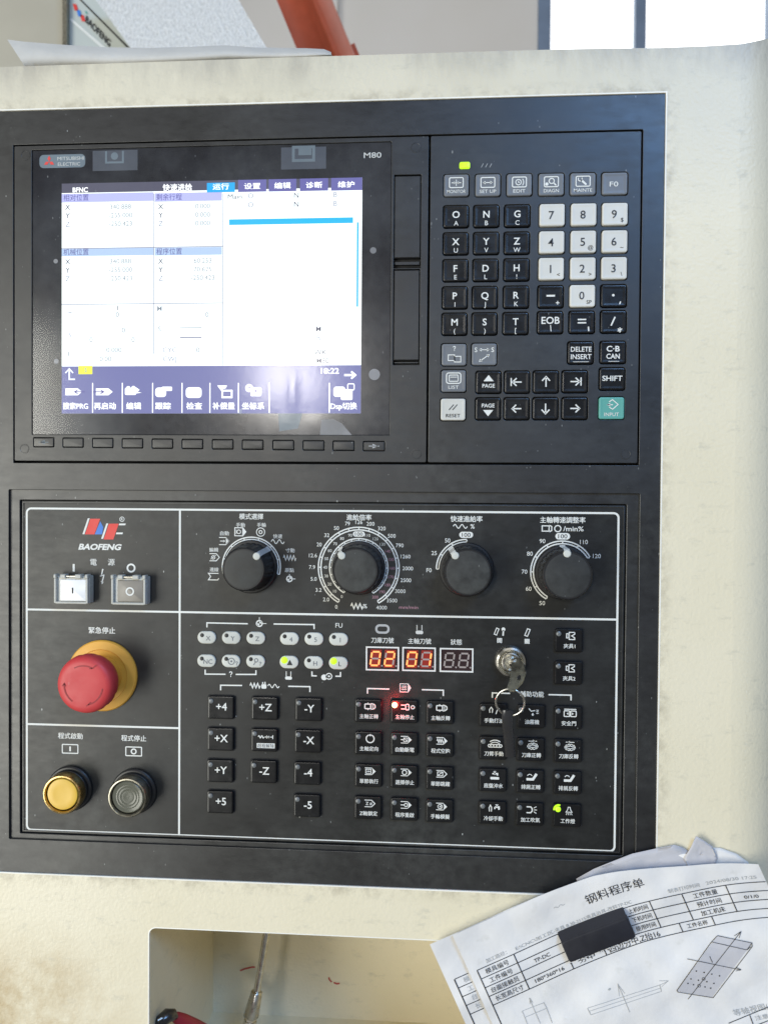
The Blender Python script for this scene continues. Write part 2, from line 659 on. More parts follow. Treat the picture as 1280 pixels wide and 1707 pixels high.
def glyphs(s, bold=.0):
    k = (s, bold)
    if k not in TC:
        c = bpy.data.curves.new('t', 'FONT')
        c.body = s
        c.resolution_u = 3
        c.offset = bold
        o = bpy.data.objects.new('t', c)
        me = o.to_mesh()
        vs = [(v.co.x, v.co.y) for v in me.vertices]
        fs = [list(p.vertices) for p in me.polygons]
        o.to_mesh_clear()
        bpy.data.objects.remove(o)
        bpy.data.curves.remove(c)
        if not vs:
            vs = [(0, 0)]
        TC[k] = (vs, fs, min(v[0] for v in vs), max(v[0] for v in vs), min(v[1] for v in vs), max(v[1] for v in vs))
    return TC[k]


def text(mb, s, cx, cy, em, w_=None, bold=.012, rot=0, shear=0, z=0, fn=None):
    if s == '?':
        k = em / 6.0
        mb.stroke([(cx - 1.25 * k, cy + 1.2 * k), (cx - .9 * k, cy + 2.0 * k), (cx, cy + 2.3 * k), (cx + .95 * k, cy + 1.9 * k), (cx + 1.1 * k, cy + 1.1 * k), (cx + .6 * k, cy + .3 * k), (cx, cy - .3 * k), (cx, cy - 1.0 * k)], .75 * k, z)
        mb.disc(cx, cy - 2.0 * k, .5 * k, z, 8)
        return mb
    if any(ord(ch) > 0x2e80 for ch in s) and bold:
        bd, bold = bold, 0.0
        if bd > .008:
            o = bd * 1.1 * em
            text(mb, s, cx + o, cy - o * .5, em, w_, 0.0, rot, shear, z - .02, fn)
            text(mb, s, cx - o, cy + o * .5, em, w_, 0.0, rot, shear, z - .04, fn)
    vs, fs, x0, x1, y0, y1 = glyphs(s, bold)
    cjk = any(ord(ch) > 0x2e80 for ch in s)
    my = .38 if cjk else .345
    kx = em if w_ is None else w_ / (x1 - x0)
    ca, sa = math.cos(rot), math.sin(rot)
    n = len(mb.v)
    for x, y in vs:
        yy = (y - my) * em
        xx = (x - (x0 + x1) / 2) * kx + shear * yy
        p = (cx + xx * ca - yy * sa, cy + xx * sa + yy * ca)
        mb.v.append(fn(*p) if fn else (p[0], p[1], z))
    nrm = 0
    for f in fs[:1]:
        pts = [vs[i] for i in f]
        nrm = sum(p[0] * q[1] - q[0] * p[1] for p, q in zip(pts, pts[1:] + pts[:1]))
    for f in fs:
        f = f if nrm >= 0 else f[::-1]
        mb.f.append([i + n for i in f])
    return mb


PR = .12        # print stands this far (mm) off its surface


def legend(parent, name, px, py, h, draw, mat='print_white'):
    """draw(mb) in mm around the origin, placed where pixel (px,py) meets height h"""
    mb = MB()
    draw(mb)
    x, y = PM(px, py, h)
    return mb.build(name, mat, parent, (x, y, h + PR))


def tlegend(parent, px, py, h, s, em, mat='print_white', w_=None, bold=.012, name='legend', rot=0, shear=0):
    return legend(parent, name, px, py, h, lambda b: text(b, s, 0, 0, em, w_, bold, rot, shear), mat)


# ================================================================== SETTING behind the console
def far(px, py, d):
    return P3(px, py, -d)


WALLD = 3200
x0, y0 = PM(-500, -900, -WALLD)
x1, y1 = PM(2100, 700, -WALLD)
wx0, wy0 = PM(911, -340, -WALLD)
wx1, wy1 = PM(1560, 200, -WALLD)
b = plate(rect(x0, y1, x1, y0), [rect(wx0, wy1, wx1, wy0)], -WALLD - 120, -WALLD)
wall = b.build('wall', 'wall_paint')
wall['kind'] = 'structure'
# wall return (corner) seen right of the red beam
xa, ya = PM(562, 0, -WALLD + 60)
b = MB()
b.loops([rect(x0, y1, xa, y0)] and [[(p[0], p[1], z) for p in rect(x0, y1, xa, y0)] for z in (-WALLD + 2, -WALLD + 60)])
b.build('wall_pier', 'wall_paint', wall)
win = thing('window', 'bright overexposed window with dark blue mullions above the console', 'window', ((wx0 + wx1) / 2, wy1, -WALLD))
b = plate(rect(wx0 - 30, wy1 - 30, wx1 + 30, wy0 + 30), [rect(wx0 + 30, wy1 + 30, wx1 - 30, wy0 - 30)], -WALLD - 60, -WALLD + 12, 2)
b.build('frame', 'mullion', win)
for px in (1068, 1290, 1440):
    xm, _ = PM(px, 0, -WALLD)
    b = MB()
    b.loops([[(p[0], p[1], z) for p in rect(xm - 25, wy1 + 30, xm + 25, wy0 - 30)] for z in (-WALLD - 50, -WALLD + 6)])
    b.build('mullion', 'mullion', win)
b = MB()
b.loops([[(p[0], p[1], z) for p in rect(wx0 + 25, wy1 + 25, wx1 - 25, wy0 - 25)] for z in (-WALLD - 46, -WALLD - 40)])
b.build('pane', 'daylight', win)

# red steel beam, slanting behind the cabinet
beam = thing('steel_beam', 'slanting red painted steel beam rising behind the cabinet', 'beam', far(575, 130, 1300))
A = Vector(far(588, 190, 1300))
B = Vector(far(420, -220, 1300))
d = (B - A).normalized()
side = Vector((d.y, -d.x, 0)).normalized()
side = side if side.x > 0 else -side
outn = Vector((0, 0, 1))
loop = []
prof = [(-62, -30), (-50, -34), (0, -22), (10, 6), (14, 10), (20, 10), (26, 4), (56, -14), (60, -22), (56, -60), (-56, -60)]
lps = []
for t in (A, B):
    lps.append([t + side * u + outn * v_ for u, v_ in prof])
mb = MB().loops(lps, True, True)
mb.build('beam', 'beam_red', beam, (0, 0, 0), 60)
mb = MB()
mb.loops([[A + side * u + outn * v_ + d * 30 for u, v_ in ((-75, -62), (75, -62), (75, -70), (-75, -70))], [A + side * u + outn * v_ + d * 190 for u, v_ in ((-75, -62), (75, -62), (75, -70), (-75, -70))]], True, True)
mb.build('gusset_plate', 'beam_red', beam)

# neighbouring machine at the upper left, with a crinkled film sheet leaning on it
mach = thing('machine_guard', 'pale machine cover with slanting logo strip behind crinkled sheet', 'machine cover', far(60, 130, 760))
DM = 760


def slab(pts, d0, d1):
    a = [far(px, py, d0)[:2] for px, py in pts]
    mb = MB()
    ar = sum(p[0] * q[1] - q[0] * p[1] for p, q in zip(a, a[1:] + a[:1]))
    if ar < 0:
        a = a[::-1]
    mb.loops([[(x, y, -d1) for x, y in a], [(x, y, -d0) for x, y in a]], True, True)
    return mb


slab([(-300, -200), (106, -200), (106, 200), (-300, 200)], DM + 40, DM + 60).build('side_panel', 'machine_beige', mach)
slab([(104, -200), (111, -200), (111, 200), (104, 200)], DM - 5, DM + 60).build('corner_edge', 'grimy_steel', mach)
slab([(111, -200), (260, -200), (260, 200), (111, 200)], DM + 6, DM + 40).build('front_panel', 'machine_mint', mach)
mb = MB()
mb.poly([far(px, py, DM + 6)[:2] for px, py in ((131, -3), (134, -3), (216, 79), (212, 79))], -DM - 5)
mb.build('panel_seam', 'print_dark', mach)
mb = MB()
mb.poly([far(px, py, DM + 6)[:2] for px, py in ((116, 32), (119, 30), (178, 80), (170, 80))], -DM - 5)
mb.build('bright_trim', 'print_white', mach)
sx, sy = far(160, 46, DM + 6)[:2]
mb = MB()
text(mb, 'BAOFENG', sx + 4, sy - 6, 13, 62, .02, math.radians(-46), -.7, -DM - 4.6)
mb.build('lettering', 'print_dark', mach)
for cx_, cy_, mt_ in ((126, 12, 'print_red'), (132, 22, 'print_blue'), (138, 30, 'print_red'), (144, 20, 'key_teal')):
    mb = MB()
    mb.poly([far(cx_ + dx, cy_ + dy, DM + 6)[:2] for dx, dy in ((-4, -6), (2, -5), (5, 6), (-1, 5))] if mt_ != 'key_teal' else [far(cx_ + dx, cy_ + dy, DM + 6)[:2] for dx, dy in ((-2, -2), (0, -2), (3, 3), (0, 3))], -DM - 4.6)
    mb.build('logo_mark', mt_, mach)
sh = slab([(150, -14), (390, -14), (452, 92), (452, 140), (262, 140)], DM - 40, DM - 36)
tag(sh.build('film_sheet', 'crinkled_sheet', None), 'glittering grey crinkled sheet leaning at the upper left behind the cabinet', 'sheet')

# ================================================================== CABINET
CABH = .8
top_px = [(-300, 122), (0, 111), (150, 106), (300, 101), (470, 95), (640, 90), (800, 85), (910, 82), (1010, 80), (1100, 79), (1180, 76), (1222, 73)]
top = [PM(px, py, CABH) for px, py in top_px]
xr = PM(1226, 700, CABH)[0]
top[-1] = (xr, top[-1][1])
xl = top[0][0]
yb = PM(600, 2050, CABH)[1]
FX0, FX1, FY0, FY1 = -60, 446.5, 25.8, -513.6        # frame outline
nx0 = PM(247, 1640, CABH)[0]
nx1 = PM(905, 1600, CABH)[0]
ny0 = PM(480, 1556.5, CABH)[1]
ny1 = ny0 - 172
outer = [(xl, yb), (xr, yb)] + top[::-1]
cab = thing('control_cabinet', 'stained cream sheet metal cabinet holding the black control panel', 'cabinet', (200, yb, 0))
b = plate(outer, [rect(FX0, FY1, FX1, FY0), rect(nx0, ny1, nx1, ny0, 5.5, 6)], -1.2, CABH)
b.build('front_sheet', 'cabinet_cream', cab)
# rounded right corner running back to the side, its top edge climbing a little
mb = MB()
RC = 52
cols = []
N_ = 14
tops = [top[-1][1]]
for i in range(N_ + 1):
    a = math.radians(90 * i / N_)
    x = xr + RC * math.sin(a)
    h = CABH - RC * (1 - math.cos(a))
    cols.append((x, h, top[-1][1] + 6.5 * min(1, (i / 4)) ** 1.3))
for k in range(4):
    cols.append((xr + RC, CABH - RC - 40 * (k + 1), cols[N_][2]))
mb.loops([[(x, yb, h) for x, h, _ in cols], [(x, t, h) for x, h, t in cols]], False, False, False)
n0 = len(mb.v)
mb.build('corner_wrap', 'cabinet_cream', cab)
# folded top
mb = MB()
tp = top + [(c[0], c[2]) for c in cols[1:N_]]
fr = [(x, y, CABH) for x, y in top] + [(c[0], c[2], c[1]) for c in cols[1:N_]]
bk = [(x, y - 1, -200) for x, y, _ in fr]
mb.loops([fr, bk], False, False, False)
mb.build('top_fold', 'cabinet_cream', cab)
# bare cut edges
plate(rect(FX0, FY1, FX1, FY0), [rect(FX0 + .9, FY1 + .9, FX1 - .9, FY0 - .9)], -1.5, CABH + .15, .12).build('cut_edge', 'cut_edge', cab)
plate(rect(nx0 - .1, ny1 - .1, nx1 + .1, ny0 + .1, 5.6, 6), [rect(nx0 + .6, ny1 + .6, nx1 - .6, ny0 - .6, 5.0, 6)], -1.4, CABH + .12).build('cut_edge', 'cut_edge', cab)
# niche box below the panel
ND = 169
mb = MB()
n0_ = [(x, y, -1.4) for x, y in rect(nx0 - 3, ny1 - 3, nx1 + 3, ny0 + 3)]
n1_ = [(x, y, -ND) for x, y in rect(nx0 - 3, ny1 - 3, nx1 + 3, ny0 + 3)]
mb.loops([n1_, n0_], False, False)
mb.f = [f[::-1] for f in mb.f]
mb.face(n1_)
mb.build('niche_box', 'cabinet_cream', cab)
for pts, wd in (([(400, 1619), (408, 1616), (420, 1613), (425, 1613)], 1.4), ([(548, 1630), (549, 1634), (553, 1638)], 1.3), ([(556, 1639), (562, 1641), (566, 1640)], 1.5)):
    mb = MB()
    q = [PM(px, py, -ND + .3) for px, py in pts]
    mb.stroke(q, wd, -ND + .3)
    mb.build('red_scuff', 'mark_red', cab)

# ================================================================== BLACK MOUNTING FRAME
O1 = (PM(15, 1100, 0)[0], PM(540, 819.5, 0)[1], PM(1063, 1100, 0)[0], (PM(15, 1399, 0)[1] + PM(1050, 1438, 0)[1]) / 2)
O2 = (PM(33.5, 1100, -1.6)[0], PM(540, 837, -1.6)[1], PM(1041.5, 1100, -1.6)[0], (PM(35, 1388, -1.6)[1] + PM(1038, 1429, -1.6)[1]) / 2)
frame = thing('panel_frame', 'dusty black molded frame set flush into the cream cabinet', 'frame', (200, FY1, 0))
b = plate(rect(FX0 + .9, FY1 + .9, FX1 - .9, FY0 - .9), [rect(-1.3, -221.4, 431.2, 1.4, .6), rect(O1[0], O1[3], O1[2], O1[1], .8)], -4, 0, .35)
b.build('face', 'frame_black', frame)
b = plate(rect(O1[0] - 1, O1[3] - 1, O1[2] + 1, O1[1] + 1), [rect(O2[0], O2[3], O2[2], O2[1], .8)], -6, -1.7, .45)
b.build('recessed_rim', 'trim_black', frame)
b = plate(rect(O2[0] + 1.2, O2[3] + 1.2, O2[2] - 1.2, O2[1] - 1.2), [rect(O2[0] + 2.2, O2[3] + 2.2, O2[2] - 2.2, O2[1] - 2.2)], -6, -2.4, .25)
b.build('inner_bead', 'trim_black', frame)
mb = MB()
mb.loops([[(x, y, z) for x, y in rect(FX0 + 2, FY1 + 2, FX1 - 2, FY0 - 2)] for z in (-16, -12)], True)
mb.build('backing', 'void', frame)

# ================================================================== DISPLAY UNIT
UH = 1.0
disp = thing('display_unit', 'black display unit with lit white and blue screen at upper left', 'display unit', (145, -220, 0))
g0 = PM(54, 500, .3)[0]
g1 = PM(651, 500, .3)[0]
gt = PM(350, 243, .3)[1]
gb = PM(350, 725, .3)[1]
sk_x = [73, 122, 171.5, 221, 271, 321, 371.5, 421.5, 472.5, 523, 573, 623.5]
KW, KHt = 14.4, 6.2
holes = [rect(g0, gb, g1, gt, .6)]
skp = [PM(px, 737 + (px - 73) * .012, UH) for px in sk_x]
holes += [rect(x - KW / 2 - .35, y - KHt / 2 - .35, x + KW / 2 + .35, y + KHt / 2 + .35, .8) for x, y in skp]
dslots = []
for a_, b_ in (((657, 291), (701, 447)), ((656, 448), (699, 608))):
    p, q = PM(*a_, UH), PM(*b_, UH)
    holes.append(rect(p[0], q[1], q[0], p[1], .5))
    dslots.append((p[0], q[1], q[0], p[1]))
b = plate(rect(0, -220, 289.4, 0, 1.0), holes, -3, UH, .3)
b.build('bezel', 'bezel_black', disp)
mb = MB()
mb.loops([[(x, y, z) for x, y in rect(1, -219, 288.4, -1)] for z in (-3.4, -2.8)], True)
mb.build('inner_back', 'void', disp)
# glass front
mb = MB()
mb.loops([[(x, y, z) for x, y in rect(g0 + .15, gb + .15, g1 - .15, gt - .15)] for z in (-2.8, .12)])
glass = mb.build('display_glass', 'window_black', disp)
# lit screen
SH = .30
s0, s1 = PM(103, 500, SH)[0], PM(602.5, 500, SH)[0]
st, sb = PM(350, 300.5, SH)[1], PM(350, 689, SH)[1]
mb = MB()
mb.loops([[(x, y, z) for x, y in rect(s0, sb, s1, st)] for z in (.14, SH)])
screen = mb.build('screen', 'scr_white', disp)


def spx(px, py):
    return PM(px, py, SH)


LAY = [0]


def srect(x0_, y0_, x1_, y1_, mat, name='screen_block', lay=1):
    """screen block from pixel corners, kept square to the screen; the photo's rows tilt by a pixel or two"""
    xm_, ym_ = (x0_ + x1_) / 2, (y0_ + y1_) / 2
    p, q = (spx(x0_, ym_)[0], spx(xm_, y0_)[1]), (spx(x1_, ym_)[0], spx(xm_, y1_)[1])
    xa_, xb_ = max(p[0], s0), min(q[0], s1)
    ya_, yb_ = min(p[1], st), max(q[1], sb)
    mb = MB()
    mb.poly(rect(xa_ - (xa_ + xb_) / 2, yb_ - (ya_ + yb_) / 2, xb_ - (xa_ + xb_) / 2, ya_ - (ya_ + yb_) / 2))
    return mb.build(name, mat, screen, ((xa_ + xb_) / 2, (ya_ + yb_) / 2, SH + .05 * lay))


def stext(px, py, s, em, mat='scr_light', w_=None, bold=.012, lay=4, name='screen_text'):
    x, y = spx(px, py)
    mb = MB()
    text(mb, s, 0, 0, em, w_, bold)
    return mb.build(name, mat, screen, (x, y, SH + .05 * lay))


srect(90, 285, 620, 316.5, 'scr_bar', 'title_bar')
for i, (xa_, xb_, s) in enumerate(((345, 391.5, '运行'), (397, 444, '设置'), (448, 494, '编辑'), (500, 547, '诊断'), (552, 610, '维护'))):
    srect(xa_, 290 if i else 304, xb_, 320 - i * .8, 'scr_purple' if i else 'scr_cyan', 'menu_tab', 2)
    stext((xa_ + min(xb_, 602)) / 2, 310.5 - i * .9, s, 9.6 / 2.1, 'scr_light', 11.2, .03)
stext(134, 316, 'BFNC', 4.6, 'scr_light', 11.0, .03)
stext(296, 312, '快速进给', 5.4, 'scr_light', 20.5, .03)
for x0_, x1_, y0_, y1_, s, mt_ in ((90, 256, 321.5, 336, '相对位置', 'scr_lilac'), (258, 370, 320.5, 335, '剩余行程', 'scr_lilac'), (90, 256, 413, 426, '机械位置', 'scr_blue'), (258, 370, 412, 425, '程序位置', 'scr_blue')):
    srect(x0_, y0_, x1_, y1_, mt_, 'heading_bar', 2)
    stext(max(x0_, 103) + 24, (y0_ + y1_) / 2, s, 5.0, 'scr_navy', 18, .0)
for y_, x0_, x1_ in ((412.2, 103, 371), (506, 103, 371)):
    srect(x0_, y_ - .7, x1_, y_ + .7, 'scr_line', 'divider', 3)
for x_, y0_, y1_ in ((256.5, 322, 590), (371.5, 322, 609)):
    srect(x_ - .6, y0_, x_ + .6, y1_, 'scr_line', 'divider', 3)
for bx, by, nums in ((113, 345, ('340.888', '-255.000', '-250.423')), (268, 344, ('0.000', '0.000', '0.000')), (113, 436, ('340.888', '-255.000', '-250.423')), (268, 435, ('60.253', '70.625', '-250.423'))):
    for k, (ax, nm) in enumerate(zip('XYZ', nums)):
        stext(bx, by + 14.2 * k, ax, 5.2, 'scr_text' if k < 2 else 'scr_line', None, .004)
        stext(bx + (88 if bx < 200 else 70), by - 1 + 14.2 * k, nm, 4.8, 'scr_faint', None, .0)
for px, py, s, mt_ in ((117, 524, 'T', 'scr_line'), (117, 558, 'S', 'scr_line'), (116, 590, 'F', 'scr_faint'), (196, 513, '1', 'scr_text'), (152, 566, '0', 'scr_faint'), (222, 566, '0', 'scr_faint'), (176, 598, '0.00', 'scr_faint'), (330, 583, '0', 'scr_faint'), (345, 524, '0', 'scr_faint'), (196, 524, '0', 'scr_faint'), (266, 548, 'S', 'scr_faint'),
                       (206, 550, '0', 'scr_faint'), (190, 583, '0.000', 'scr_faint'), (283, 583, 'CYC', 'scr_line'), (283, 598, 'CWJ', 'scr_line'), (266, 514, 'M', 'scr_faint'),
                       (418, 326, 'O', 'scr_line'), (418, 341, 'O', 'scr_line'), (494, 325, 'N', 'scr_text'), (494, 340, 'N', 'scr_text'), (559, 324, 'B', 'scr_line'), (559, 339, 'B', 'scr_line'),
                       (531, 548, 'M', 'scr_text'), (531, 563, 'B', 'scr_line'), (534, 587, 'WK', 'scr_text'), (538, 601, 'M30', 'scr_text')):
    stext(px, py, s, 5.0, mt_, None, .004)
srect(374, 338, 408, 347, 'scr_pale', 'screen_block', 2)
stext(393, 327, 'Main:', 4.6, 'scr_text', 11, .0)
srect(300, 545.5, 336, 547, 'scr_faint', 'divider', 3)
srect(300, 561, 336, 563.5, 'scr_line', 'divider', 3)
srect(382, 363.5, 588.5, 373, 'scr_strip', 'progress_strip', 2)
srect(594.5, 370, 597.5, 511, 'scr_strip', 'scroll_bar', 2)
# soft key strip
srect(90, 609.5, 620, 700, 'scr_foot', 'soft_key_bar', 1)
for px in (154.5, 204, 254.5, 303.5, 350, 397.5, 449, 549):
    srect(px - .9, 638, px + .9, 688, 'scr_light', 'divider', 2)
for px, s, wd in ((126, '搜索PRG', 18), (175, '再启动', 15.5), (223, '编辑', 10.5), (272, '跟踪', 11), (324, '检查', 11), (373, '补偿量', 15.5), (422, '坐标系', 15.5), (573, 'Dsp切换', 18)):
    stext(px, 676.5, s, 5.2, 'scr_light', wd, .03)
srect(131, 609.7, 154, 623.5, 'scr_yellow', 'alarm_flag', 2)
stext(143, 616.5, 'S', 4, 'scr_line')
stext(550, 618, '18:22', 5.4, 'scr_light', 12.5, .02)


def sicon(px, py, draw, name='screen_icon', mat='scr_light', lay=3):
    x, y = spx(px, py)
    mb = MB()
    draw(mb)
    return mb.build(name, mat, screen, (x, y, SH + .05 * lay))


sicon(584, 625, lambda b: b.stroke([(-4.2, 0), (2, 0)], 1.5).poly([(1, 2.9), (4.4, 0), (1, -2.9), (.2, -2), (2.2, 0), (.2, 2)]), 'arrow')
sicon(117, 624, lambda b: b.stroke([(-.6, 3.4), (-.6, -3.4), (3.6, -3.4)], 1.1).stroke([(-3.4, 1), (-.6, 3.9), (2.2, 1)], 1.0), 'arrow', 'scr_pale')
tagp = [(-6, 2.4), (3, 2.4), (6, 0), (3, -2.4), (-6, -2.4)]
sicon(123, 653, lambda b: b.poly(tagp))
sicon(123, 653, lambda b: b.stroke([(8, 0), (1, 0)], .7).stroke([(3, 1.4), (.6, 0), (3, -1.4)], .7), mat='scr_navy', lay=4)
sicon(174, 653, lambda b: b.poly(tagp))
sicon(169, 653, lambda b: b.stroke([(-6, 0), (1.4, 0)], .7).stroke([(-.6, 1.4), (1.8, 0), (-.6, -1.4)], .7), mat='scr_navy', lay=4)
sicon(220, 652, lambda b: b.poly(rect(-5, -2.6, 3, 2.4, .9)).poly([(2.5, 3), (5.5, 1), (4, -.4), (7, -1.0), (2.5, -1.6)]).disc(-2.6, 2, 1.6).disc(1, 2.2, 1.5))
sicon(272, 653, lambda b: b.poly(rect(-5.6, -3.6, 2.2, 3.0, 2.2)).poly(rect(-1, .6, 6.4, 3.6, .8)))
sicon(323, 654, lambda b: b.poly(rect(-5.6, -3.8, 5.6, 3.6, 2.4)))
sicon(374, 652, lambda b: b.poly([(-5, 4), (2, 4), (1, 2), (-1, 1.6), (-1.6, -.6)]).stroke(rect(-1.4, -4.2, 5.2, .4), 1.2, 0, True))
sicon(423, 652, lambda b: b.disc(-3.2, 2.2, 2.8).poly(rect(-2.2, -3.4, 5.4, 2.8, 1.0)))
sicon(420, 650, lambda b: b.disc(-1.8, 1.6, .6).disc(2.6, -.6, .8), mat='scr_navy', lay=4)
sicon(573, 654, lambda b: b.poly(rect(-7, -3, 1, 4, 1.8)).poly(rect(-2, -5.2, 6, 2.2, 1.0)))
sicon(585, 646, lambda b: b.stroke(rect(-2.2, -1.6, 2.2, 2.6, .8), .7, 0, True), mat='scr_light', lay=4)
# protective film with a lifted blister at its lower edge
mb = MB()
NX, NY = 90, 74


def film_h(x, y):
    px_, py_ = (x - g0) / (g1 - g0), (y - gb) / (gt - gb)
    h = .62
    for cx_, cy_, rx, ry, a in ((.735, .15, .012, .07, .16), (.71, .04, .02, .03, .06), (.80, .035, .03, .03, .10)):
        h += a * math.exp(-((px_ - cx_) / rx) ** 2 - ((py_ - cy_) / ry) ** 2)
    return h


ids = []
for j in range(NY + 1):
    row = []
    for i in range(NX + 1):
        x = g0 + .4 + (g1 - g0 - .8) * i / NX
        y = gb + .4 + (gt - gb - .8) * j / NY
        row.append((x, y, film_h(x, y)))
    ids.append(mb.add(row))
for j in range(NY):
    for i in range(NX):
        mb.f.append([ids[j][i], ids[j][i + 1], ids[j + 1][i + 1], ids[j + 1][i]])
mb.build('protective_film', 'screen_film', disp, sharp=180)
# marks on the dark glass border
GH = .14
legend(glass, 'sticker', 192, 267, GH, lambda b: b.poly(rect(-16, -7, 16, 7)), 'sticker_grey')
legend(glass, 'sticker_icon', 191, 262, GH + .1, lambda b: b.stroke([(-6, 4.5), (-6, -3.4), (6, -3.4), (6, 4.5)], 1.4).disc(0, 1, 2.6), 'sticker_pale')
legend(glass, 'sticker', 506, 263, GH, lambda b: b.poly(rect(-15.5, -7.5, 15.5, 7.5)), 'sticker_grey')
legend(glass, 'sticker_icon', 506, 257, GH + .1, lambda b: b.stroke(rect(-7, -4, 7, 5), 2, 0, True).poly(rect(-3.5, -.5, 5.5, 4)), 'sticker_pale')
tlegend(glass, 621, 258, GH, 'M80', 5.2, 'print_light', 12, .01, 'model_number')


def three_marks(b):
    for a in (90, 210, 330):
        c_, s_ = math.cos(math.radians(a)), math.sin(math.radians(a))
        tx, ty = -s_, c_
        b.poly([(0, 0), (c_ * 2.1 + tx * 1.2, s_ * 2.1 + ty * 1.2), (c_ * 4.2, s_ * 4.2), (c_ * 2.1 - tx * 1.2, s_ * 2.1 - ty * 1.2)])


legend(glass, 'maker_backing', 104, 268, GH, lambda b: b.poly(rect(-16.5, -4.6, 16.5, 4.6, 3)), 'sticker_pale')
legend(glass, 'maker_mark', 82, 269, GH + .1, three_marks, 'print_red')
legend(glass, 'maker_name', 118, 268, GH + .1, lambda b: (text(b, 'MITSUBISHI', 0, 1.9, 3.4, 19, .0), text(b, 'ELECTRIC', -1.2, -2.0, 3.4, 16, .0)), 'print_light')
for px, py, r in ((624, 624, 3.9), (622, 417, 2.2), (94, 602, 1.8), (93, 435, 1.6)):
    legend(glass, 'smudge', px, py, GH, lambda b: b.disc(0, 0, r, 0, 14), 'smear_pale')
for q in ([(-4, -6), (9, -6), (4, 4), (-1, 7), (-5, 5)],):
    legend(glass, 'smudge', 555, 714, GH, lambda b: b.poly([(-9, -4.5), (13, -4.5), (6, 3.5), (0, 6.5), (-8, 6)]), 'smear_pale')
    legend(glass, 'smudge', 480, 702, GH, lambda b: b.poly([(-6, -7), (7, -5), (10, 5), (3, 8), (-7, 8)]), 'sticker_pale')
# soft keys under the screen
mb = MB().rr(KW, KHt, .8, [(0, -2.4), (0, .55), (.35, .95), (1.0, 1.05)], cap0=False)
kme = mb.mesh('soft_key', 'bezel_black')
for i, (x, y) in enumerate(skp):
    o = obj('soft_key', kme, disp, (x, y, .35))
    if i in (0, 11):
        MB().stroke([(-3.6, 0), (3.6, 0)], .5).poly([(-1, 1.6), (2.6, 0), (-1, -1.6)] if i else [(1, 1.6), (-2.6, 0), (1, -1.6)]).build('soft_key_arrow', 'print_grey' if i else 'sticker_pale', o, (x, y, 1.42))
# card slot doors
for k, (xa_, ya_, xb_, yb_) in enumerate(dslots):
    lo = .115 * (yb_ - ya_) if k == 0 else .05 * (yb_ - ya_)
    cx_, cy_ = (xa_ + xb_) / 2, (ya_ + lo + yb_ - .8) / 2
    mb = MB().rr(xb_ - xa_ - .8, yb_ - .8 - ya_ - lo, .5, [(0, -3), (0, .4), (.5, .85)])
    mb.build('slot_door', 'bezel_black', disp, (cx_, cy_, .2))
    mb = MB().rr(xb_ - xa_ - 1.6, lo * .32, .3, [(0, -2), (.2, .2)])
    mb.build('slot_lip', 'bezel_black', disp, (cx_, ya_ + lo * .55, -.6))
for px, py in ((42.5, 258), (40.5, 748), (693, 245), (694, 757)):
    x, y = PM(px, py, UH)
    MB().lathe([(3.6, -.2), (3.5, .18), (3.0, .2), (2.8, .05)], 28).build('screw_plug', 'bezel_black', disp, (x, y, UH))

# ================================================================== KEYBOARD UNIT
kb = thing('keyboard_unit', 'black keyboard unit with grey, white and black keys right of screen', 'keyboard', (360, -220, 0))
holes = []
KEYS = []
blk = lambda a, b_: ('L', a, b_)
rows = [
    [(760.5, 308.5, 'g', 'monitor'), (813, 308.2, 'g', 'setup'), (865.5, 307.5, 'g', 'edit'), (918.7, 307, 'g', 'diagn'), (971.5, 306.2, 'g', 'mainte'), (1024.5, 305.5, 'g', 'f0')],
    [(760, 360.5, 'k', 'OA'), (810.5, 360, 'k', 'NB'), (862, 359.4, 'k', 'GC'), (920, 358.4, 'w', '7'), (972.5, 357.6, 'w', '8'), (1024.5, 356.8, 'w', '9$')],
    [(759.5, 405.8, 'k', 'XU'), (810.2, 405.2, 'k', 'YV'), (861.2, 404.8, 'k', 'ZW'), (919.2, 403.8, 'w', '4'), (972, 403, 'w', '5@'), (1024, 402.4, 'w', '6~')],
    [(759, 450.5, 'k', 'FE'), (809.2, 450, 'k', 'DL'), (860.8, 449.4, 'k', 'H!'), (918.6, 448.2, 'w', '1<'), (971.2, 447.6, 'w', '2>'), (1023.2, 447, 'w', '3\\')],
    [(758, 496, 'k', 'PI'), (808, 495.6, 'k', 'QJ'), (860, 495, 'k', 'RK'), (917.6, 494.4, 'k', '-+'), (970.4, 493.4, 'w', '0SP'), (1022.8, 493, 'k', '.,')],
    [(757.5, 540, 'k', 'M('), (807.6, 539.6, 'k', 'S)'), (859.2, 539, 'k', 'T['), (916.8, 537.4, 'k', 'EOB'), (969.6, 537, 'k', "='"), (1022.2, 536.2, 'k', '/*')],
    [(756.6, 591, 'g', 'help'), (807, 590.4, 'g', 'ss'), (967.5, 588, 'k', 'del'), (1021.5, 587.2, 'k', 'can')],
    [(756, 635, 'g', 'list'), (814.2, 637, 'k', 'pup'), (861.8, 636.8, 'k', 'a|<'), (909.8, 636.5, 'k', 'a^'), (958, 636, 'k', 'a>|'), (1020.2, 631.5, 'k', 'shift')],
    [(755, 682.5, 'p', 'reset'), (813.4, 681.4, 'k', 'pdn'), (861, 681.2, 'k', 'a<'), (909, 681, 'k', 'av'), (957.8, 680.8, 'k', 'a>'), (1019, 680.2, 't', 'input')]]
KBW, KBH = 16.6, 14.6
for rw in rows:
    for px, py, k, s in rw:
        x, y = PM(px, py, UH + .5)
        KEYS.append((x, y, k, s))
        holes.append(rect(x - KBW / 2 - .55, y - KBH / 2 - .55, x + KBW / 2 + .55, y + KBH / 2 + .55, 1.9))
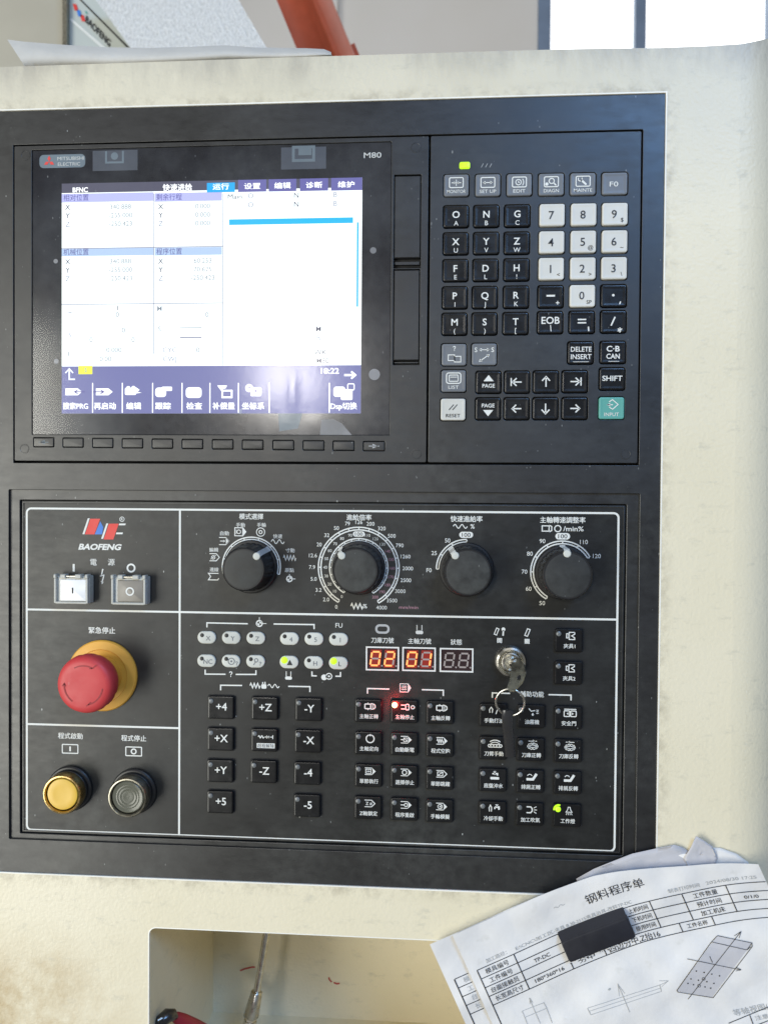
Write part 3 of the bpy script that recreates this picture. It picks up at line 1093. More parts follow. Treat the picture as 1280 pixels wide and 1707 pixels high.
b = plate(rect(290.7, -220, 430, 0, 1.0), holes, -3, UH, .3)
kplate = b.build('keypad_plate', 'keypad_black', kb)
mb = MB()
mb.loops([[(x, y, z) for x, y in rect(292, -219, 429, -1)] for z in (-3.4, -2.6)], True)
mb.build('inner_back', 'void', kb)
kmats = {'k': 'key_black', 'g': 'key_grey', 'w': 'key_white', 'p': 'key_white', 't': 'key_teal'}
kmesh = {}
for k, mt_ in kmats.items():
    rise = {'k': 1.0, 'g': .9, 'w': 1.7, 'p': 1.6, 't': 1.2}[k]
    kmesh[k] = (MB().rr(KBW, KBH, 1.6, [(0, -2.6), (0, rise - .6), (.18, rise - .2), (.6, rise), (1.3, rise - .05), (2.4, rise - .22), (2.7, rise - .22), (3.3, rise - .22)]).mesh('key', mt_), rise - .2)


def arrow(b, kind):
    if kind in 'a< a>'.split() or kind in ('a|<', 'a>|'):
        s_ = -1 if '<' in kind else 1
        b.stroke([(-3 * s_, 0), (3 * s_, 0)], .85)
        b.stroke([(.4 * s_, 2.6), (3.1 * s_, 0), (.4 * s_, -2.6)], .85)
        if '|' in kind:
            b.stroke([(4.0 * s_, 2.7), (4.0 * s_, -2.7)], .8)
    else:
        s_ = 1 if kind == 'a^' else -1
        b.stroke([(0, -3.3 * s_), (0, 3.3 * s_)], .85)
        b.stroke([(-2.6, .7 * s_), (0, 3.5 * s_), (2.6, .7 * s_)], .85)


def keyart(b, s):
    box = lambda: b.stroke(rect(-4.6, -1.6, 4.6, 5.0, .9), .7, 0, True)
    cap = lambda t_, wd: text(b, t_, 0, -4.2, 3.2, wd, .004)
    if s == 'monitor':
        box(); b.stroke([(-3.2, 1.6), (-1, 1.6)], .6); b.stroke([(1, 1.6), (3.2, 1.6)], .6); b.stroke([(0, 3.8), (0, -.6)], .5)
        b.poly([(-1.6, 2.6), (-.3, 1.6), (-1.6, .6)]); b.poly([(1.6, 2.6), (.3, 1.6), (1.6, .6)]); cap('MONITOR', 12.5)
    elif s == 'setup':
        box(); b.stroke([(-2.6, 1.6), (2.6, 1.6)], .6); b.poly([(-1.6, 2.8), (-3.4, 1.6), (-1.6, .4)]); b.poly([(1.6, 2.8), (3.4, 1.6), (1.6, .4)]); cap('SET UP', 11)
    elif s == 'edit':
        box(); b.circle(-.6, 1.6, 1.8, .6); b.stroke([(-.6, 2.6), (-.6, 1.4), (.2, 1.4)], .5); b.arc(-.6, 1.6, 3.4, -40, 40, .6); cap('EDIT', 8)
    elif s == 'diagn':
        box(); b.circle(.2, 2.2, 1.7, .7); b.stroke([(1.5, 1.0), (3.2, -.8)], .9); b.disc(-3, .2, 1.1); cap('DIAGN', 10)
    elif s == 'mainte':
        box(); b.stroke([(-1.2, 2.6), (2.2, -.6)], 1.3); b.arc(-1.9, 3.2, 1.3, 140, 400, .7); cap('MAINTE', 12)
    elif s == 'f0':
        text(b, 'F0', -.6, -.4, 4.6, 5.6, .006)
    elif s == 'help':
        text(b, '?', .2, 4.0, 4.0); b.stroke(rect(-3.8, -4, .4, -.2), .6, 0, True); b.stroke(rect(.4, -5, 4.6, -1.2), .6, 0, True)
    elif s == 'ss':
        text(b, 'S', -5.6, 3.0, 4.4); text(b, 'S', 5.6, 3.0, 4.4); b.stroke([(-3.4, 3), (3.4, 3)], .5)
        for q in (-1, 1):
            b.poly([(q * 1.8, 4.2), (q * 3.8, 3), (q * 1.8, 1.8)])
        b.stroke([(-2.8, -4.6), (2.8, -.6)], .6); b.poly([(-3.6, -5.2), (-2.8, -3.0), (-1.3, -4.8)]); b.poly([(3.6, 0), (2.8, -2.2), (1.3, -.4)])
    elif s == 'list':
        b.stroke(rect(-4.8, -1.6, 4.8, 5.4, 1.4), .7, 0, True); b.stroke(rect(-3, -.2, 3, 4, .5), .6, 0, True); b.stroke([(-2.4, 2.6), (2.4, 2.6)], .5); cap('LIST', 7)
    elif s == 'reset':
        b.stroke([(-2.8, -.4), (.4, 3.2)], .55); b.stroke([(-.4, -.4), (2.8, 3.2)], .55); text(b, 'RESET', 0, -4.2, 3.3, 9.6, .004)
    elif s == 'input':
        b.stroke([(-1.8, 4.0), (.4, 5.6), (4.2, 2.4), (.6, -.8), (-1.6, .6)], .6); b.stroke([(-3.2, 2.2), (.8, 2.2)], .6); b.poly([(-1, 3.4), (-3.2, 2.2), (-1, 1)]); text(b, 'INPUT', 0, -4.2, 3.3, 9.6, .004)
    elif s == 'del':
        text(b, 'DELETE', .3, 2.4, 4.6, 13.6, .014); text(b, 'INSERT', .3, -2.6, 4.6, 13.6, .014); b.stroke([(-5, -6), (5.4, -6)], .3)
    elif s == 'can':
        text(b, 'C·B', 0, 2.4, 5.2, 8.6, .02); text(b, 'CAN', 0, -2.6, 4.6, 8.8, .02); b.stroke([(-3, -6), (4, -6)], .3)
    elif s == 'shift':
        text(b, 'SHIFT', 0, .4, 4.8, 13.2, .016)
    elif s == 'pup':
        b.poly([(-3.4, .6), (3.4, .6), (0, 4.8)]); text(b, 'PAGE', 0, -2.4, 3.6, 8.4, .016)
    elif s == 'pdn':
        b.poly([(-3.4, -.8), (3.4, -.8), (0, -5.0)]); text(b, 'PAGE', 0, 2.2, 3.6, 8.6, .016)
    elif s[0] == 'a' and len(s) > 1:
        arrow(b, s)
    elif s == 'EOB':
        text(b, 'EOB', .2, 1.4, 6.6, 12, .014); b.stroke([(.2, -1.8), (.6, -6)], .5)
    elif s == '0SP':
        text(b, '0', -.6, .2, 7.4, None, .004); text(b, 'SP', 4.2, -4.2, 3.6, None, .0)
    elif s == '-+':
        b.stroke([(-2.8, .6), (2.8, .6)], 1.2); text(b, '+', 4.6, -4.2, 5.0, None, .012)
    elif s == "='":
        b.stroke([(-2.8, 1.8), (2.8, 1.8)], .9); b.stroke([(-2.8, -.4), (2.8, -.4)], .9); b.stroke([(4.3, -3), (4.5, -6)], .9)
    elif s == '/*':
        b.stroke([(-1.6, -2.6), (1, 3.2)], .95); text(b, '*', 4.2, -6.6, 7, None, .02)
    elif s == '.,':
        b.disc(-.4, .4, .85); b.stroke([(4.4, -3.8), (3.8, -5.6)], .8)
    elif s[0].isdigit():
        text(b, s[0], -.6, -.2, 7.6, None, .006)
        if len(s) > 1:
            text(b, s[1], 4.6, -4.0, 3.8, None, .0)
    else:
        text(b, s[0], 0, 1.2, 6.4, None, .016)
        text(b, s[1], .1, -4.6, 4.4, None, .004)


pm = {'k': 'print_white', 'g': 'print_white', 'w': 'print_dark', 'p': 'print_dark', 't': 'print_white'}
for x, y, k, s in KEYS:
    me, top_ = kmesh[k]
    o = obj('key', me, kb, (x, y, UH))
    mb = MB()
    keyart(mb, s)
    mb.build('key_legend', pm[k], o, (x, y, UH + top_ + .16 + (.06 if k != 'k' else 0.05)))
x, y = PM(774.5, 275.5, UH)
lamp = MB().rr(7.2, 4.6, 1.2, [(0, -.2), (.2, .9), (1, 1.2)]).build('power_lamp', 'led_lime', kb, (x, y, UH))
MB().rr(2.6, 3.4, .6, [(0, 0), (.2, .15)]).build('lamp_core', 'led_green', lamp, (x, y, UH + 1.2))
for px in (804, 811, 818):
    legend(kplate, 'worn_print', px, 275, UH, lambda b: b.stroke([(-.8, -1.4), (.6, 1.2)], .35), 'print_grey')
for px, py in ((1043, 757),):
    x, y = PM(px, py, UH)
    MB().lathe([(3.6, -.2), (3.5, .18), (3.0, .2), (2.8, .05)], 28).build('screw_plug', 'keypad_black', kb, (x, y, UH))

# ================================================================== OPERATOR PANEL
OH = -3.0
op = thing('operator_panel', 'black operator panel of knobs, buttons and labelled keys below screen', 'operator panel', (210, O2[3], 0))
b = plate(rect(O2[0] + .6, O2[3] + .6, O2[2] - .6, O2[1] - .6), [], -7, OH, .2)
fp = b.build('faceplate', 'plate_black', op)


def PO(px, py):
    return PM(px, py, OH + PR)


LW = 1.35
bx0 = (PO(46, 847)[0] + PO(43.5, 1385)[0]) / 2
bx1 = (PO(1031, 856)[0] + PO(1024, 1418)[0]) / 2
by0 = (PO(46, 847)[1] + PO(1031, 856)[1]) / 2
by1 = (PO(43.5, 1385)[1] + PO(1024, 1418)[1]) / 2
vx = (PO(301, 850)[0] + PO(297.5, 1387)[0]) / 2
hy1 = (PO(45, 1018)[1] + PO(1029, 1031)[1]) / 2
hy2 = (PO(45, 1207)[1] + PO(298, 1214.5)[1]) / 2
z = OH + PR
MB().stroke(rect(bx0, by1, bx1, by0, 3.2, 5), LW, z, True).build('border_line', 'print_white', fp)
MB().stroke([(vx, by1 + LW / 2), (vx, by0 - LW / 2)], LW, z).build('divider_line', 'print_white', fp)
MB().stroke([(bx0 + LW / 2, hy1), (vx - LW / 2, hy1)], LW, z).build('divider_line', 'print_white', fp)
MB().stroke([(vx + LW / 2, hy1), (bx1 - LW / 2, hy1)], LW, z).build('divider_line', 'print_white', fp)
MB().stroke([(bx0 + LW / 2, hy2), (vx - LW / 2, hy2)], LW, z).build('divider_line', 'print_white', fp)


def bracket(pts, wd=.9):
    q = [PO(*p) for p in pts]
    c_ = q[0]
    MB().stroke([(p[0] - c_[0], p[1] - c_[1]) for p in q], wd).build('bracket_line', 'print_white', fp, (c_[0], c_[1], OH + PR))


def T(px, py, s, em, w_=None, mat='print_white', bold=.012, **k):
    return tlegend(fp, px, py, OH, s, em, mat, w_, bold, **k)


# --- maker's logo
def pxpoly(pts, ox, oy, sc_, mat, name='logo_mark'):
    q = [PO(ox + x * sc_, oy + y * sc_) for x, y in pts]
    c_ = q[0]
    MB().poly([(p[0] - c_[0], p[1] - c_[1]) for p in q]).build(name, mat, fp, (c_[0], c_[1], OH + PR))


lg = lambda pts, mat: pxpoly(pts, 0, 790, .2578, mat)
lg([(568, 287), (580, 287), (546, 390), (533, 390)], 'print_white')
lg([(584, 290), (648, 290), (611, 391), (549, 391)], 'print_red')
lg([(648, 306), (668, 345), (660, 391), (613, 391)], 'print_blue')
lg([(688, 320), (700, 320), (667, 420), (654, 420)], 'print_white')
lg([(704, 322), (768, 322), (733, 424), (670, 424)], 'print_red')
lg([(771, 321), (813, 321), (810, 332), (768, 332)], 'print_white')
lg([(753, 379), (795, 379), (792, 390), (749, 390)], 'print_white')
legend(fp, 'legend', 203.5, 865.5, OH, lambda b: (b.circle(0, 0, 1.6, .4), text(b, 'R', 0, 0, 2.6)), 'print_white')
T(167, 911.7, 'BAOFENG', 5.6, 30.5, bold=.04, shear=.28)
T(156, 937, '電', 5.2, None, 'print_light', .02)
T(185.6, 937, '源', 5.2, None, 'print_light', .02)
legend(fp, 'legend', 123, 946.5, OH, lambda b: b.stroke([(0, -2.7), (0, 2.7)], 1.5))
legend(fp, 'legend', 218.6, 947, OH, lambda b: b.circle(0, 0, 2.6, 1.2))
legend(fp, 'legend', 170, 961, OH, lambda b: b.poly([(.2, 5.4), (1.2, 5.2), (.2, 1.4), (-.6, 1.0)]).poly([(-1.6, .4), (1.9, 1.5), (1.5, .8), (-1.2, -.1)]).poly([(1.0, .6), (1.9, .9), (.4, -4.4), (-.3, -4)]).poly([(-.9, -3.0), (.2, -5.6), (1.4, -3.6), (.3, -3.9)]))


# --- power buttons with flip guards
def power_button(px, py, cap_mat, glyph):
    x, y = PM(px, py, OH + 7)
    bt = MB().rr(25, 19.6, 1.0, [(0, 0), (0, 5.6), (.5, 6.2), (1.5, 6.4)]).build('power_button', 'clear_frame', op, (x, y, OH))
    o = MB().rr(18.8, 15.2, .7, [(0, 6.2), (.2, 7.2), (.7, 7.5)]).build('cap', cap_mat, bt, (x + 1.2, y - .2, OH))
    for dx in (-11.4, 11.4):
        MB().rr(1.7, 17.6, .5, [(0, 6), (0, 8), (.4, 8.4)]).build('guard_rail', 'clear_frame', bt, (x + dx, y - .6, OH))
    MB().rr(22.6, 1.6, .5, [(0, 6), (0, 8), (.4, 8.4)]).build('guard_rail', 'clear_frame', bt, (x, y - 8.9, OH))
    for dx, wd in ((-5.6, 4.0), (5.2, 4.6), (11.2, 2.4), (-11.4, 2.2)):
        MB().rr(wd, 3.0, .6, [(0, 4), (0, 8.2), (.5, 8.9)]).build('hinge_lug', 'clear_frame', bt, (x + dx, y + 9.6, OH))
    MB().rr(7.4, 1.1, .4, [(0, 5), (0, 8), (.3, 8.3)]).build('hinge_pin', 'nickel', bt, (x, y + 9.6, OH))
    mb = MB()
    if glyph == 'I':
        mb.stroke([(0, -2.0), (0, 2.0)], .95)
    else:
        mb.circle(0, 0, 2.5, 1.0)
    mb.build('cap_legend', 'print_dark' if glyph == 'I' else 'print_white', o, (x + .9, y - .4, OH + 7.65))
    return bt


power_button(119.5, 983.5, 'button_white', 'I')
power_button(215, 985, 'button_taupe', 'O')

# --- emergency stop
T(170, 1051, '緊急停止', 4.9, 19.2, bold=.02)
ex, ey = PM(169.5, 1127, OH + 2)
es = MB().lathe([(25.2, 0), (25.2, 1.6), (24.4, 2.6), (19, 3.4), (18.6, 2.6), (15.5, 2.4)], 56).build('emergency_stop', 'estop_yellow', op, (ex, ey, OH))
MB().lathe([(14.6, 2), (14.6, 12), (12.5, 13)], 40).build('collar', 'estop_yellow', es, (ex, ey, OH))
hd = MB().lathe([(11.5, 10), (15.0, 13), (18.2, 16), (19.4, 19), (19.9, 22.5), (19.6, 26), (18.7, 28.2), (17.0, 29.6), (14.5, 30.2), (9, 30.4), (3, 30.5)], 56,
                wob=lambda i, zz: (-.45 if (i % 4 == 0 and 17 < zz < 25) else 0)).build('mushroom_head', 'estop_red', es, (ex, ey, OH), 50)
mb = MB()
for a0, a1 in ((62, 118), (175, 235), (285, 352)):
    mb.arc(0, 0, 13.2, a0, a1, .8)
    q = math.radians(a0)
    c_, s_ = 13.2 * math.cos(q), 13.2 * math.sin(q)
    mb.stroke([(c_ - 1.9 * math.sin(q) * -1 + 1.5 * math.cos(q), s_ + 1.9 * math.cos(q) + 1.5 * math.sin(q)), (c_, s_), (c_ + 1.9 * math.sin(q) * -1 - 1.2 * math.cos(q), s_ + 1.9 * math.cos(q) - 1.2 * math.sin(q))], .7)
mb.build('turn_arrows', 'estop_dark', hd, (ex, ey, OH + 30.52))

# --- cycle start / stop push buttons
T(117.5, 1227, '程式啟動', 4.6, 18, bold=.02)
T(223, 1231, '程式停止', 4.6, 18, bold=.02)
legend(fp, 'legend', 117, 1248.7, OH, lambda b: b.stroke(rect(-5.7, -3.1, 5.7, 3.1, .4), .75, 0, True).stroke([(0, -1.7), (0, 1.7)], 1.2))
legend(fp, 'legend', 223, 1253, OH, lambda b: b.stroke(rect(-5.7, -3.1, 5.7, 3.1, .4), .75, 0, True).circle(0, 0, 1.7, .9))
for px, py, ring, cap_, mt_ in ((102.5, 1326, 'brass_grime', 'cap_yellow', 0), (211.5, 1331, 'grimy_steel', 'grimy_steel', 1)):
    x, y = PM(px, py, OH + 14)
    bt = MB().lathe([(16, 0), (16, 2.2), (15.2, 3.0), (14.2, 3.2), (14.2, 6), (13.6, 6.6)], 44).build('push_button', 'shroud_black', op, (x, y, OH))
    MB().lathe([(13.4, 5), (13.9, 6.5), (13.9, 12.6), (13.2, 13.8), (12.4, 14.0), (11.9, 13.4), (11.7, 10.5)], 48, cap1=False).build('bezel_ring', ring, bt, (x, y, OH), 40)
    if mt_ == 0:
        MB().lathe([(11.2, 8), (11.2, 11.8), (10.6, 12.8), (9.2, 13.1), (6, 12.9), (2, 12.8)], 44).build('lens_cap', cap_, bt, (x, y, OH))
    else:
        MB().lathe([(11.2, 8), (11.2, 12.0), (10.4, 12.7), (9.6, 12.6), (8.4, 12.35), (7.6, 12.42), (6.6, 12.2), (5.6, 12.28), (4.4, 12.08), (3.2, 12.14), (1.6, 11.98), (.8, 12.0)], 44).build('button_cap', 'cap_smoke', bt, (x, y, OH), 12)


# --- rotary knobs
def knob(px, py, ang, rtop=15.4, hh=21.5):
    x, y = PM(px, py, OH)
    k = MB().lathe([(18.6, 0), (18.6, 1.6), (18.0, 2.4), (16.9, 2.6)], 48).build('rotary_knob', 'knob_side', op, (x, y, OH))
    MB().lathe([(16.8, 2.5), (16.6, 4), (rtop + .4, hh - 2.2), (rtop, hh - .9), (rtop - .9, hh), (rtop - 1.6, hh)], 72, wob=lambda i, zz: (-.55 if i % 3 == 0 else 0) if zz < hh - 1.2 else 0).build('grip', 'knob_side', k, (x, y, OH), 25)
    MB().lathe([(rtop - 1.5, hh - .5), (rtop - 1.7, hh + .15), (rtop - 2.6, hh + .25), (3, hh + .2)], 48).build('knob_face', 'knob_black', k, (x, y, OH))
    a = math.radians(ang)
    c_, s_ = math.cos(a), math.sin(a)
    mb = MB()
    mb.lathe([(2.5, hh - 1), (2.5, hh + .55), (2.1, hh + .9), (1, hh + 1.0)], 18, (rtop - 2.0) * c_, (rtop - 2.0) * s_)
    mb.build('pointer_dot', 'oval_white', k, (x, y, OH))
    mb = MB()
    pr = []
    for r_, z_ in ((rtop - .6, hh + .3), (rtop + .9, hh - 2.2), (17.6, 4), (18.6, 2.7)):
        pr.append([(r_ * c_ - wd * s_, r_ * s_ + wd * c_, z_) for wd in (-1.9, 1.9)])
    for A_, B_ in zip(pr, pr[1:]):
        mb.face([A_[0], B_[0], B_[1], A_[1]])
    mb.build('pointer_line', 'print_grey' if ang < 60 else 'print_light', k, (x, y, OH))
    return x, y


def scale_band(x, y, r0, r1, angs, wd=.85):
    mb = MB()
    a0, a1 = angs[0], angs[-1]
    mb.arc(0, 0, r0, a0, a1, wd)
    mb.arc(0, 0, r1, a0, a1, wd)
    for a in angs:
        c_, s_ = math.cos(math.radians(a)), math.sin(math.radians(a))
        mb.stroke([((r0 + .35) * c_, (r0 + .35) * s_), ((r1 - .35) * c_, (r1 - .35) * s_)], wd * .9)
    mb.build('scale_ring', 'print_white', fp, (x, y, OH + PR))


def lab(x, y, r, a, s, em, mat='print_white', bold=.004):
    vs, fs, xa_, xb_, ya_, yb_ = glyphs(s, bold)
    hw = (xb_ - xa_) * em / 2
    c_, s_ = math.cos(math.radians(a)), math.sin(math.radians(a))
    mb = MB()
    text(mb, s, 0, 0, em, None, bold)
    mb.build('scale_number', mat, fp, (x + (r + hw * abs(c_)) * c_ + hw * .0, y + r * s_ + .35 * em * s_, OH + PR))


def pill(px, py, s, wd, ht):
    x, y = PO(px, py)
    o = MB().poly(rect(-wd / 2, -ht / 2, wd / 2, ht / 2, ht / 2 - .01, 6)).build('scale_pill', 'print_white', fp, (x, y, OH + PR))
    mb = MB()
    text(mb, s, 0, 0, ht * .92, wd * .62, .004)
    o2 = mb.build('pill_number', 'print_dark', fp, (x, y, OH + PR + .12))


def tagicon(b, s=1.0, solid=False):
    b.stroke([(-2.6 * s, 2 * s), (1.2 * s, 2 * s), (3 * s, 0), (1.2 * s, -2 * s), (-2.6 * s, -2 * s)], .55)


def wave(b, x0_, x1_, amp, n, wd=.55, zig=False, y0_=0):
    pts = []
    K = n * (4 if zig else 12)
    for i in range(K + 1):
        t = i / K
        if zig:
            yy = (0, 1, 0, -1)[i % 4] * amp
        else:
            yy = math.sin(2 * math.pi * n * t) * amp
        pts.append((x0_ + (x1_ - x0_) * t, y0_ + yy))
    b.stroke(pts, wd)


# knob 1: mode selector
x, y = knob(419, 944.5, 45, 14.6, 22)
scale_band(x, y, 18.9, 20.5, [195, 165, 135, 105, 75, 45, 15, -15])
T(418.8, 861, '模式選擇', 4.4, 16.8, bold=.02)
for px, py, s in ((357, 949.5, '連線'), (356.5, 916.5, '編輯'), (374.5, 889, '自動'), (401, 875, '手動'), (436, 875, '手輪'), (463, 894, '快速'), (483.5, 917.5, '寸動'), (482.5, 950.5, '原點')):
    T(px, py, s, 3.2, 6.3, 'print_light', .02)
legend(fp, 'mode_icon', 356, 962, OH, lambda b: b.stroke([(3.6, 2.6), (-3.6, 2.6), (-2, .4), (-3.6, -2), (3, -2), (3.8, -.8)], .6))
legend(fp, 'mode_icon', 357, 929, OH, lambda b: (tagicon(b, 1.25), b.circle(-.6, -.1, 1.2, .5), b.stroke([(-2.4, -1.4), (1.2, 1.4)], .5)))
legend(fp, 'mode_icon', 373, 902, OH, lambda b: (tagicon(b, 1.25), b.poly([(1.6, 2.3), (3.9, 0), (1.6, -2.3)]), b.stroke([(-2.6, 0), (.2, 0)], .5), b.poly([(-.4, .9), (1.2, 0), (-.4, -.9)])))
legend(fp, 'mode_icon', 400, 886.5, OH, lambda b: (b.stroke(rect(-3.6, -2.8, 2, 2.8), .6, 0, True), b.poly([(2.4, 2.9), (4.6, 0), (2.4, -2.9)]), b.circle(-.8, 0, 1.3, .5), b.stroke([(-2.6, -1.6), (-2.6, 1.6)], .4)))
legend(fp, 'mode_icon', 434.5, 887, OH, lambda b: b.circle(0, 0, 2.9, .55).circle(0, 0, 1.1, .6))
legend(fp, 'mode_icon', 463, 903, OH, lambda b: wave(b, -4.6, 4.6, 1.4, 2))
legend(fp, 'mode_icon', 483, 930, OH, lambda b: wave(b, -4.4, 4.4, 1.9, 4, .5, True))
legend(fp, 'mode_icon', 482.5, 965, OH, lambda b: b.circle(0, 0, 1.9, .8).disc(-.7, -.7, .8).disc(.7, .7, .8).stroke([(2.2, 0), (4.2, 0)], .4).stroke([(0, 2.2), (0, 3.4)], .4))
# knob 2: feed override
x, y = knob(597.8, 946.5, 133)
A2 = [240 - 15 * i for i in range(21)]
scale_band(x, y, 26.2, 28.0, A2)
scale_band(x, y, 18.6, 20.2, A2)
for a, s in zip(A2, '0 2.0 3.2 5.0 7.9 12.6 20 32 50 79 126 200 320 500 790 1260 2000 2500 3000 3500 4000'.split()):
    lab(x, y, 30.2, a, s, 3.75, 'print_white' if a > -20 else 'print_light')
for i, a in enumerate(A2):
    if i != 10:
        c_, s_ = math.cos(math.radians(a)), math.sin(math.radians(a))
        mb = MB()
        text(mb, str(i * 10), 0, 0, 2.9, None, .0)
        mb.build('scale_number', 'print_white' if i < 12 else ('print_light' if i < 14 else 'print_pink'), fp, (x + 23.2 * c_, y + 23.2 * s_, OH + PR))
px_ = None
o = MB().poly(rect(-4.1, -1.8, 4.1, 1.8, 1.79, 6)).build('scale_pill', 'print_white', fp, (x, y + 23.3, OH + PR))
mb = MB()
text(mb, '100', 0, 0, 3.3, 5.4, .004)
mb.build('pill_number', 'print_dark', fp, (x, y + 23.3, OH + PR + .12))
T(598.4, 862.5, '進給倍率', 4.4, 17.2, bold=.02)
legend(fp, 'scale_icon', 595, 1010.5, OH, lambda b: wave(b, -4.2, 4.2, 1.8, 3, .8, True))
T(608.5, 1010.5, '%', 4.2)
T(681, 1012.5, 'mm/min', 3.2, 13, 'print_pink', .0)
# knob 3: rapid override
x, y = knob(777.5, 949.4, 127, 15.8)
scale_band(x, y, 18.8, 20.6, [180, 150, 120, 90])
T(777.5, 865, '快速進給率', 4.5, 21.6, bold=.02)
legend(fp, 'scale_icon', 767, 877.5, OH, lambda b: wave(b, -4.8, 4.8, 1.3, 2, .6))
T(787.5, 877.5, '%', 4.4)
pill(776.9, 891.6, '100', 9.4, 4.2)
for px, py, s in ((746, 901, '50'), (723.5, 922, '25'), (715, 950.5, 'F0')):
    T(px, py, s, 4.0, bold=.004)
# knob 4: spindle override
x, y = knob(937, 954, 92, 16.2)
scale_band(x, y, 19.4, 21.2, [240 - 30 * i for i in range(8)])
T(937.8, 866.8, '主軸轉速調整率', 4.5, 30.2, bold=.02)
legend(fp, 'scale_icon', 911, 881, OH, lambda b: b.stroke(rect(-3, -1.8, 1.6, 1.8), .7, 0, True).stroke([(1.8, 2.2), (3.4, 1.4), (3.4, -1.4), (1.8, -2.2)], .7))
legend(fp, 'scale_icon', 929.5, 881.2, OH, lambda b: b.circle(0, 0, 2.1, .7))
T(955.5, 881.5, '/min%', 4.6, 13.6)
pill(937.8, 894, '100', 9.8, 4.4)
for px, py, s in ((904, 902, '90'), (973, 903.5, '110'), (883, 923, '80'), (994.5, 927, '120'), (874, 953, '70'), (881, 981.5, '60'), (903.5, 1005.5, '50')):
    T(px, py, s, 4.1, bold=.004)

# --- small oval buttons
ovm = MB().rr(13.2, 8.8, 4.3, [(0, 0), (0, .7), (.4, 1.2), (1.4, 1.4)], n=8).mesh('oval_button', 'oval_white')
ovals = [(344.4, 1063, 'X', 0), (385.2, 1063.4, 'Y', 0), (426.2, 1064, 'Z', 0), (482.2, 1065, '4', 0), (523.2, 1065.4, '5', 0), (564.2, 1066, '1', 0),
         (344, 1102, 'NC', 0), (384.8, 1102.5, 'coolant', 0), (425.8, 1103, 'P?', 0), (481.6, 1104.2, 'tri', 1), (522.6, 1105, 'H', 0), (563.8, 1105.8, 'L', 1)]
for px, py, s, lit in ovals:
    x, y = PM(px, py, OH + 1.2)
    o = obj('oval_button', ovm, op, (x, y, OH))
    if lit:
        MB().lathe([(2.4, 0), (2.2, .5), (1, .8)], 16).build('indicator_lamp', 'led_lime', o, (x - 3.2, y + 1.4, OH + 1.3))
    else:
        MB().lathe([(1.5, 0), (1.4, .25), (.5, .35)], 16).build('indicator_lamp', 'led_hole', o, (x - 3.2, y + 1.6, OH + 1.3))
    mb = MB()
    if s == 'coolant':
        mb.circle(.4, 0, 2.2, .55).disc(.4, 0, .7)
        text(mb, '?', 4.2, -1.4, 3.2, None, .0)
    elif s == 'tri':
        mb.poly([(-1.4, -2), (2.6, -2), (.6, 1.8)])
    elif s == 'P?':
        mb.circle(.6, .9, 1.2, .5).stroke([(.2, -.2), (-1.4, -2.4)], .5)
        text(mb, '?', 3.4, -1.4, 3.2, None, .0)
    else:
        text(mb, s, 1.2, -.4, 4.6, None, .0)
    mb.build('button_legend', 'key_grey' if not lit else 'print_dark', o, (x, y, OH + 1.56))
bracket([(345, 1046), (345, 1038.5), (413, 1040)])
bracket([(456, 1040.4), (523.5, 1041.4), (523.5, 1049)])
legend(fp, 'axis_icon', 432.4, 1039.5, OH, lambda b: b.circle(0, 0, 2.0, .9).disc(-.8, -.8, .9).disc(.8, .8, .9).stroke([(2.4, 0), (5, 0)], .45).stroke([(0, 2.4), (0, 4.4)], .45))
T(565, 1042.6, 'FU', 4.6, bold=.0)
bracket([(342, 1116.5), (342, 1124), (376, 1124.3)])
bracket([(393, 1124.5), (426.6, 1124.6), (426.6, 1117.5)])
T(384.8, 1124.2, '?', 4.6)
legend(fp, 'axis_icon', 481, 1126.5, OH, lambda b: b.stroke([(-1.6, 3), (-1.6, -.6)], .5).stroke([(1.6, 3), (1.6, -.6)], .5).poly(rect(-2.4, -2.8, 2.4, -.6, 1)))
bracket([(520, 1119.5), (520, 1126.8), (528, 1127)])
bracket([(559, 1127.5), (567.5, 1127.7), (567.5, 1120.5)])
legend(fp, 'axis_icon', 544.5, 1128, OH, lambda b: b.disc(-1.8, -.6, 2.0).circle(1.6, .2, 2.0, .7).disc(1.6, .2, .7))
bracket([(367.8, 1151), (367.8, 1142.6), (403.6, 1143)])
bracket([(480.4, 1144.4), (516.6, 1145), (516.6, 1154)])
legend(fp, 'axis_icon', 441.4, 1143.5, OH, lambda b: (wave(b, -10.4, -3.2, 1.7, 3, .75, True), wave(b, 2.2, 10.2, 1.2, 2, .6), b.poly(rect(-2.4, -2, 1.2, 1.2, .8)), b.stroke([(-1.4, 1), (-1.4, 2.6)], .8), b.stroke([(.2, 1), (.2, 2.8)], .8)))

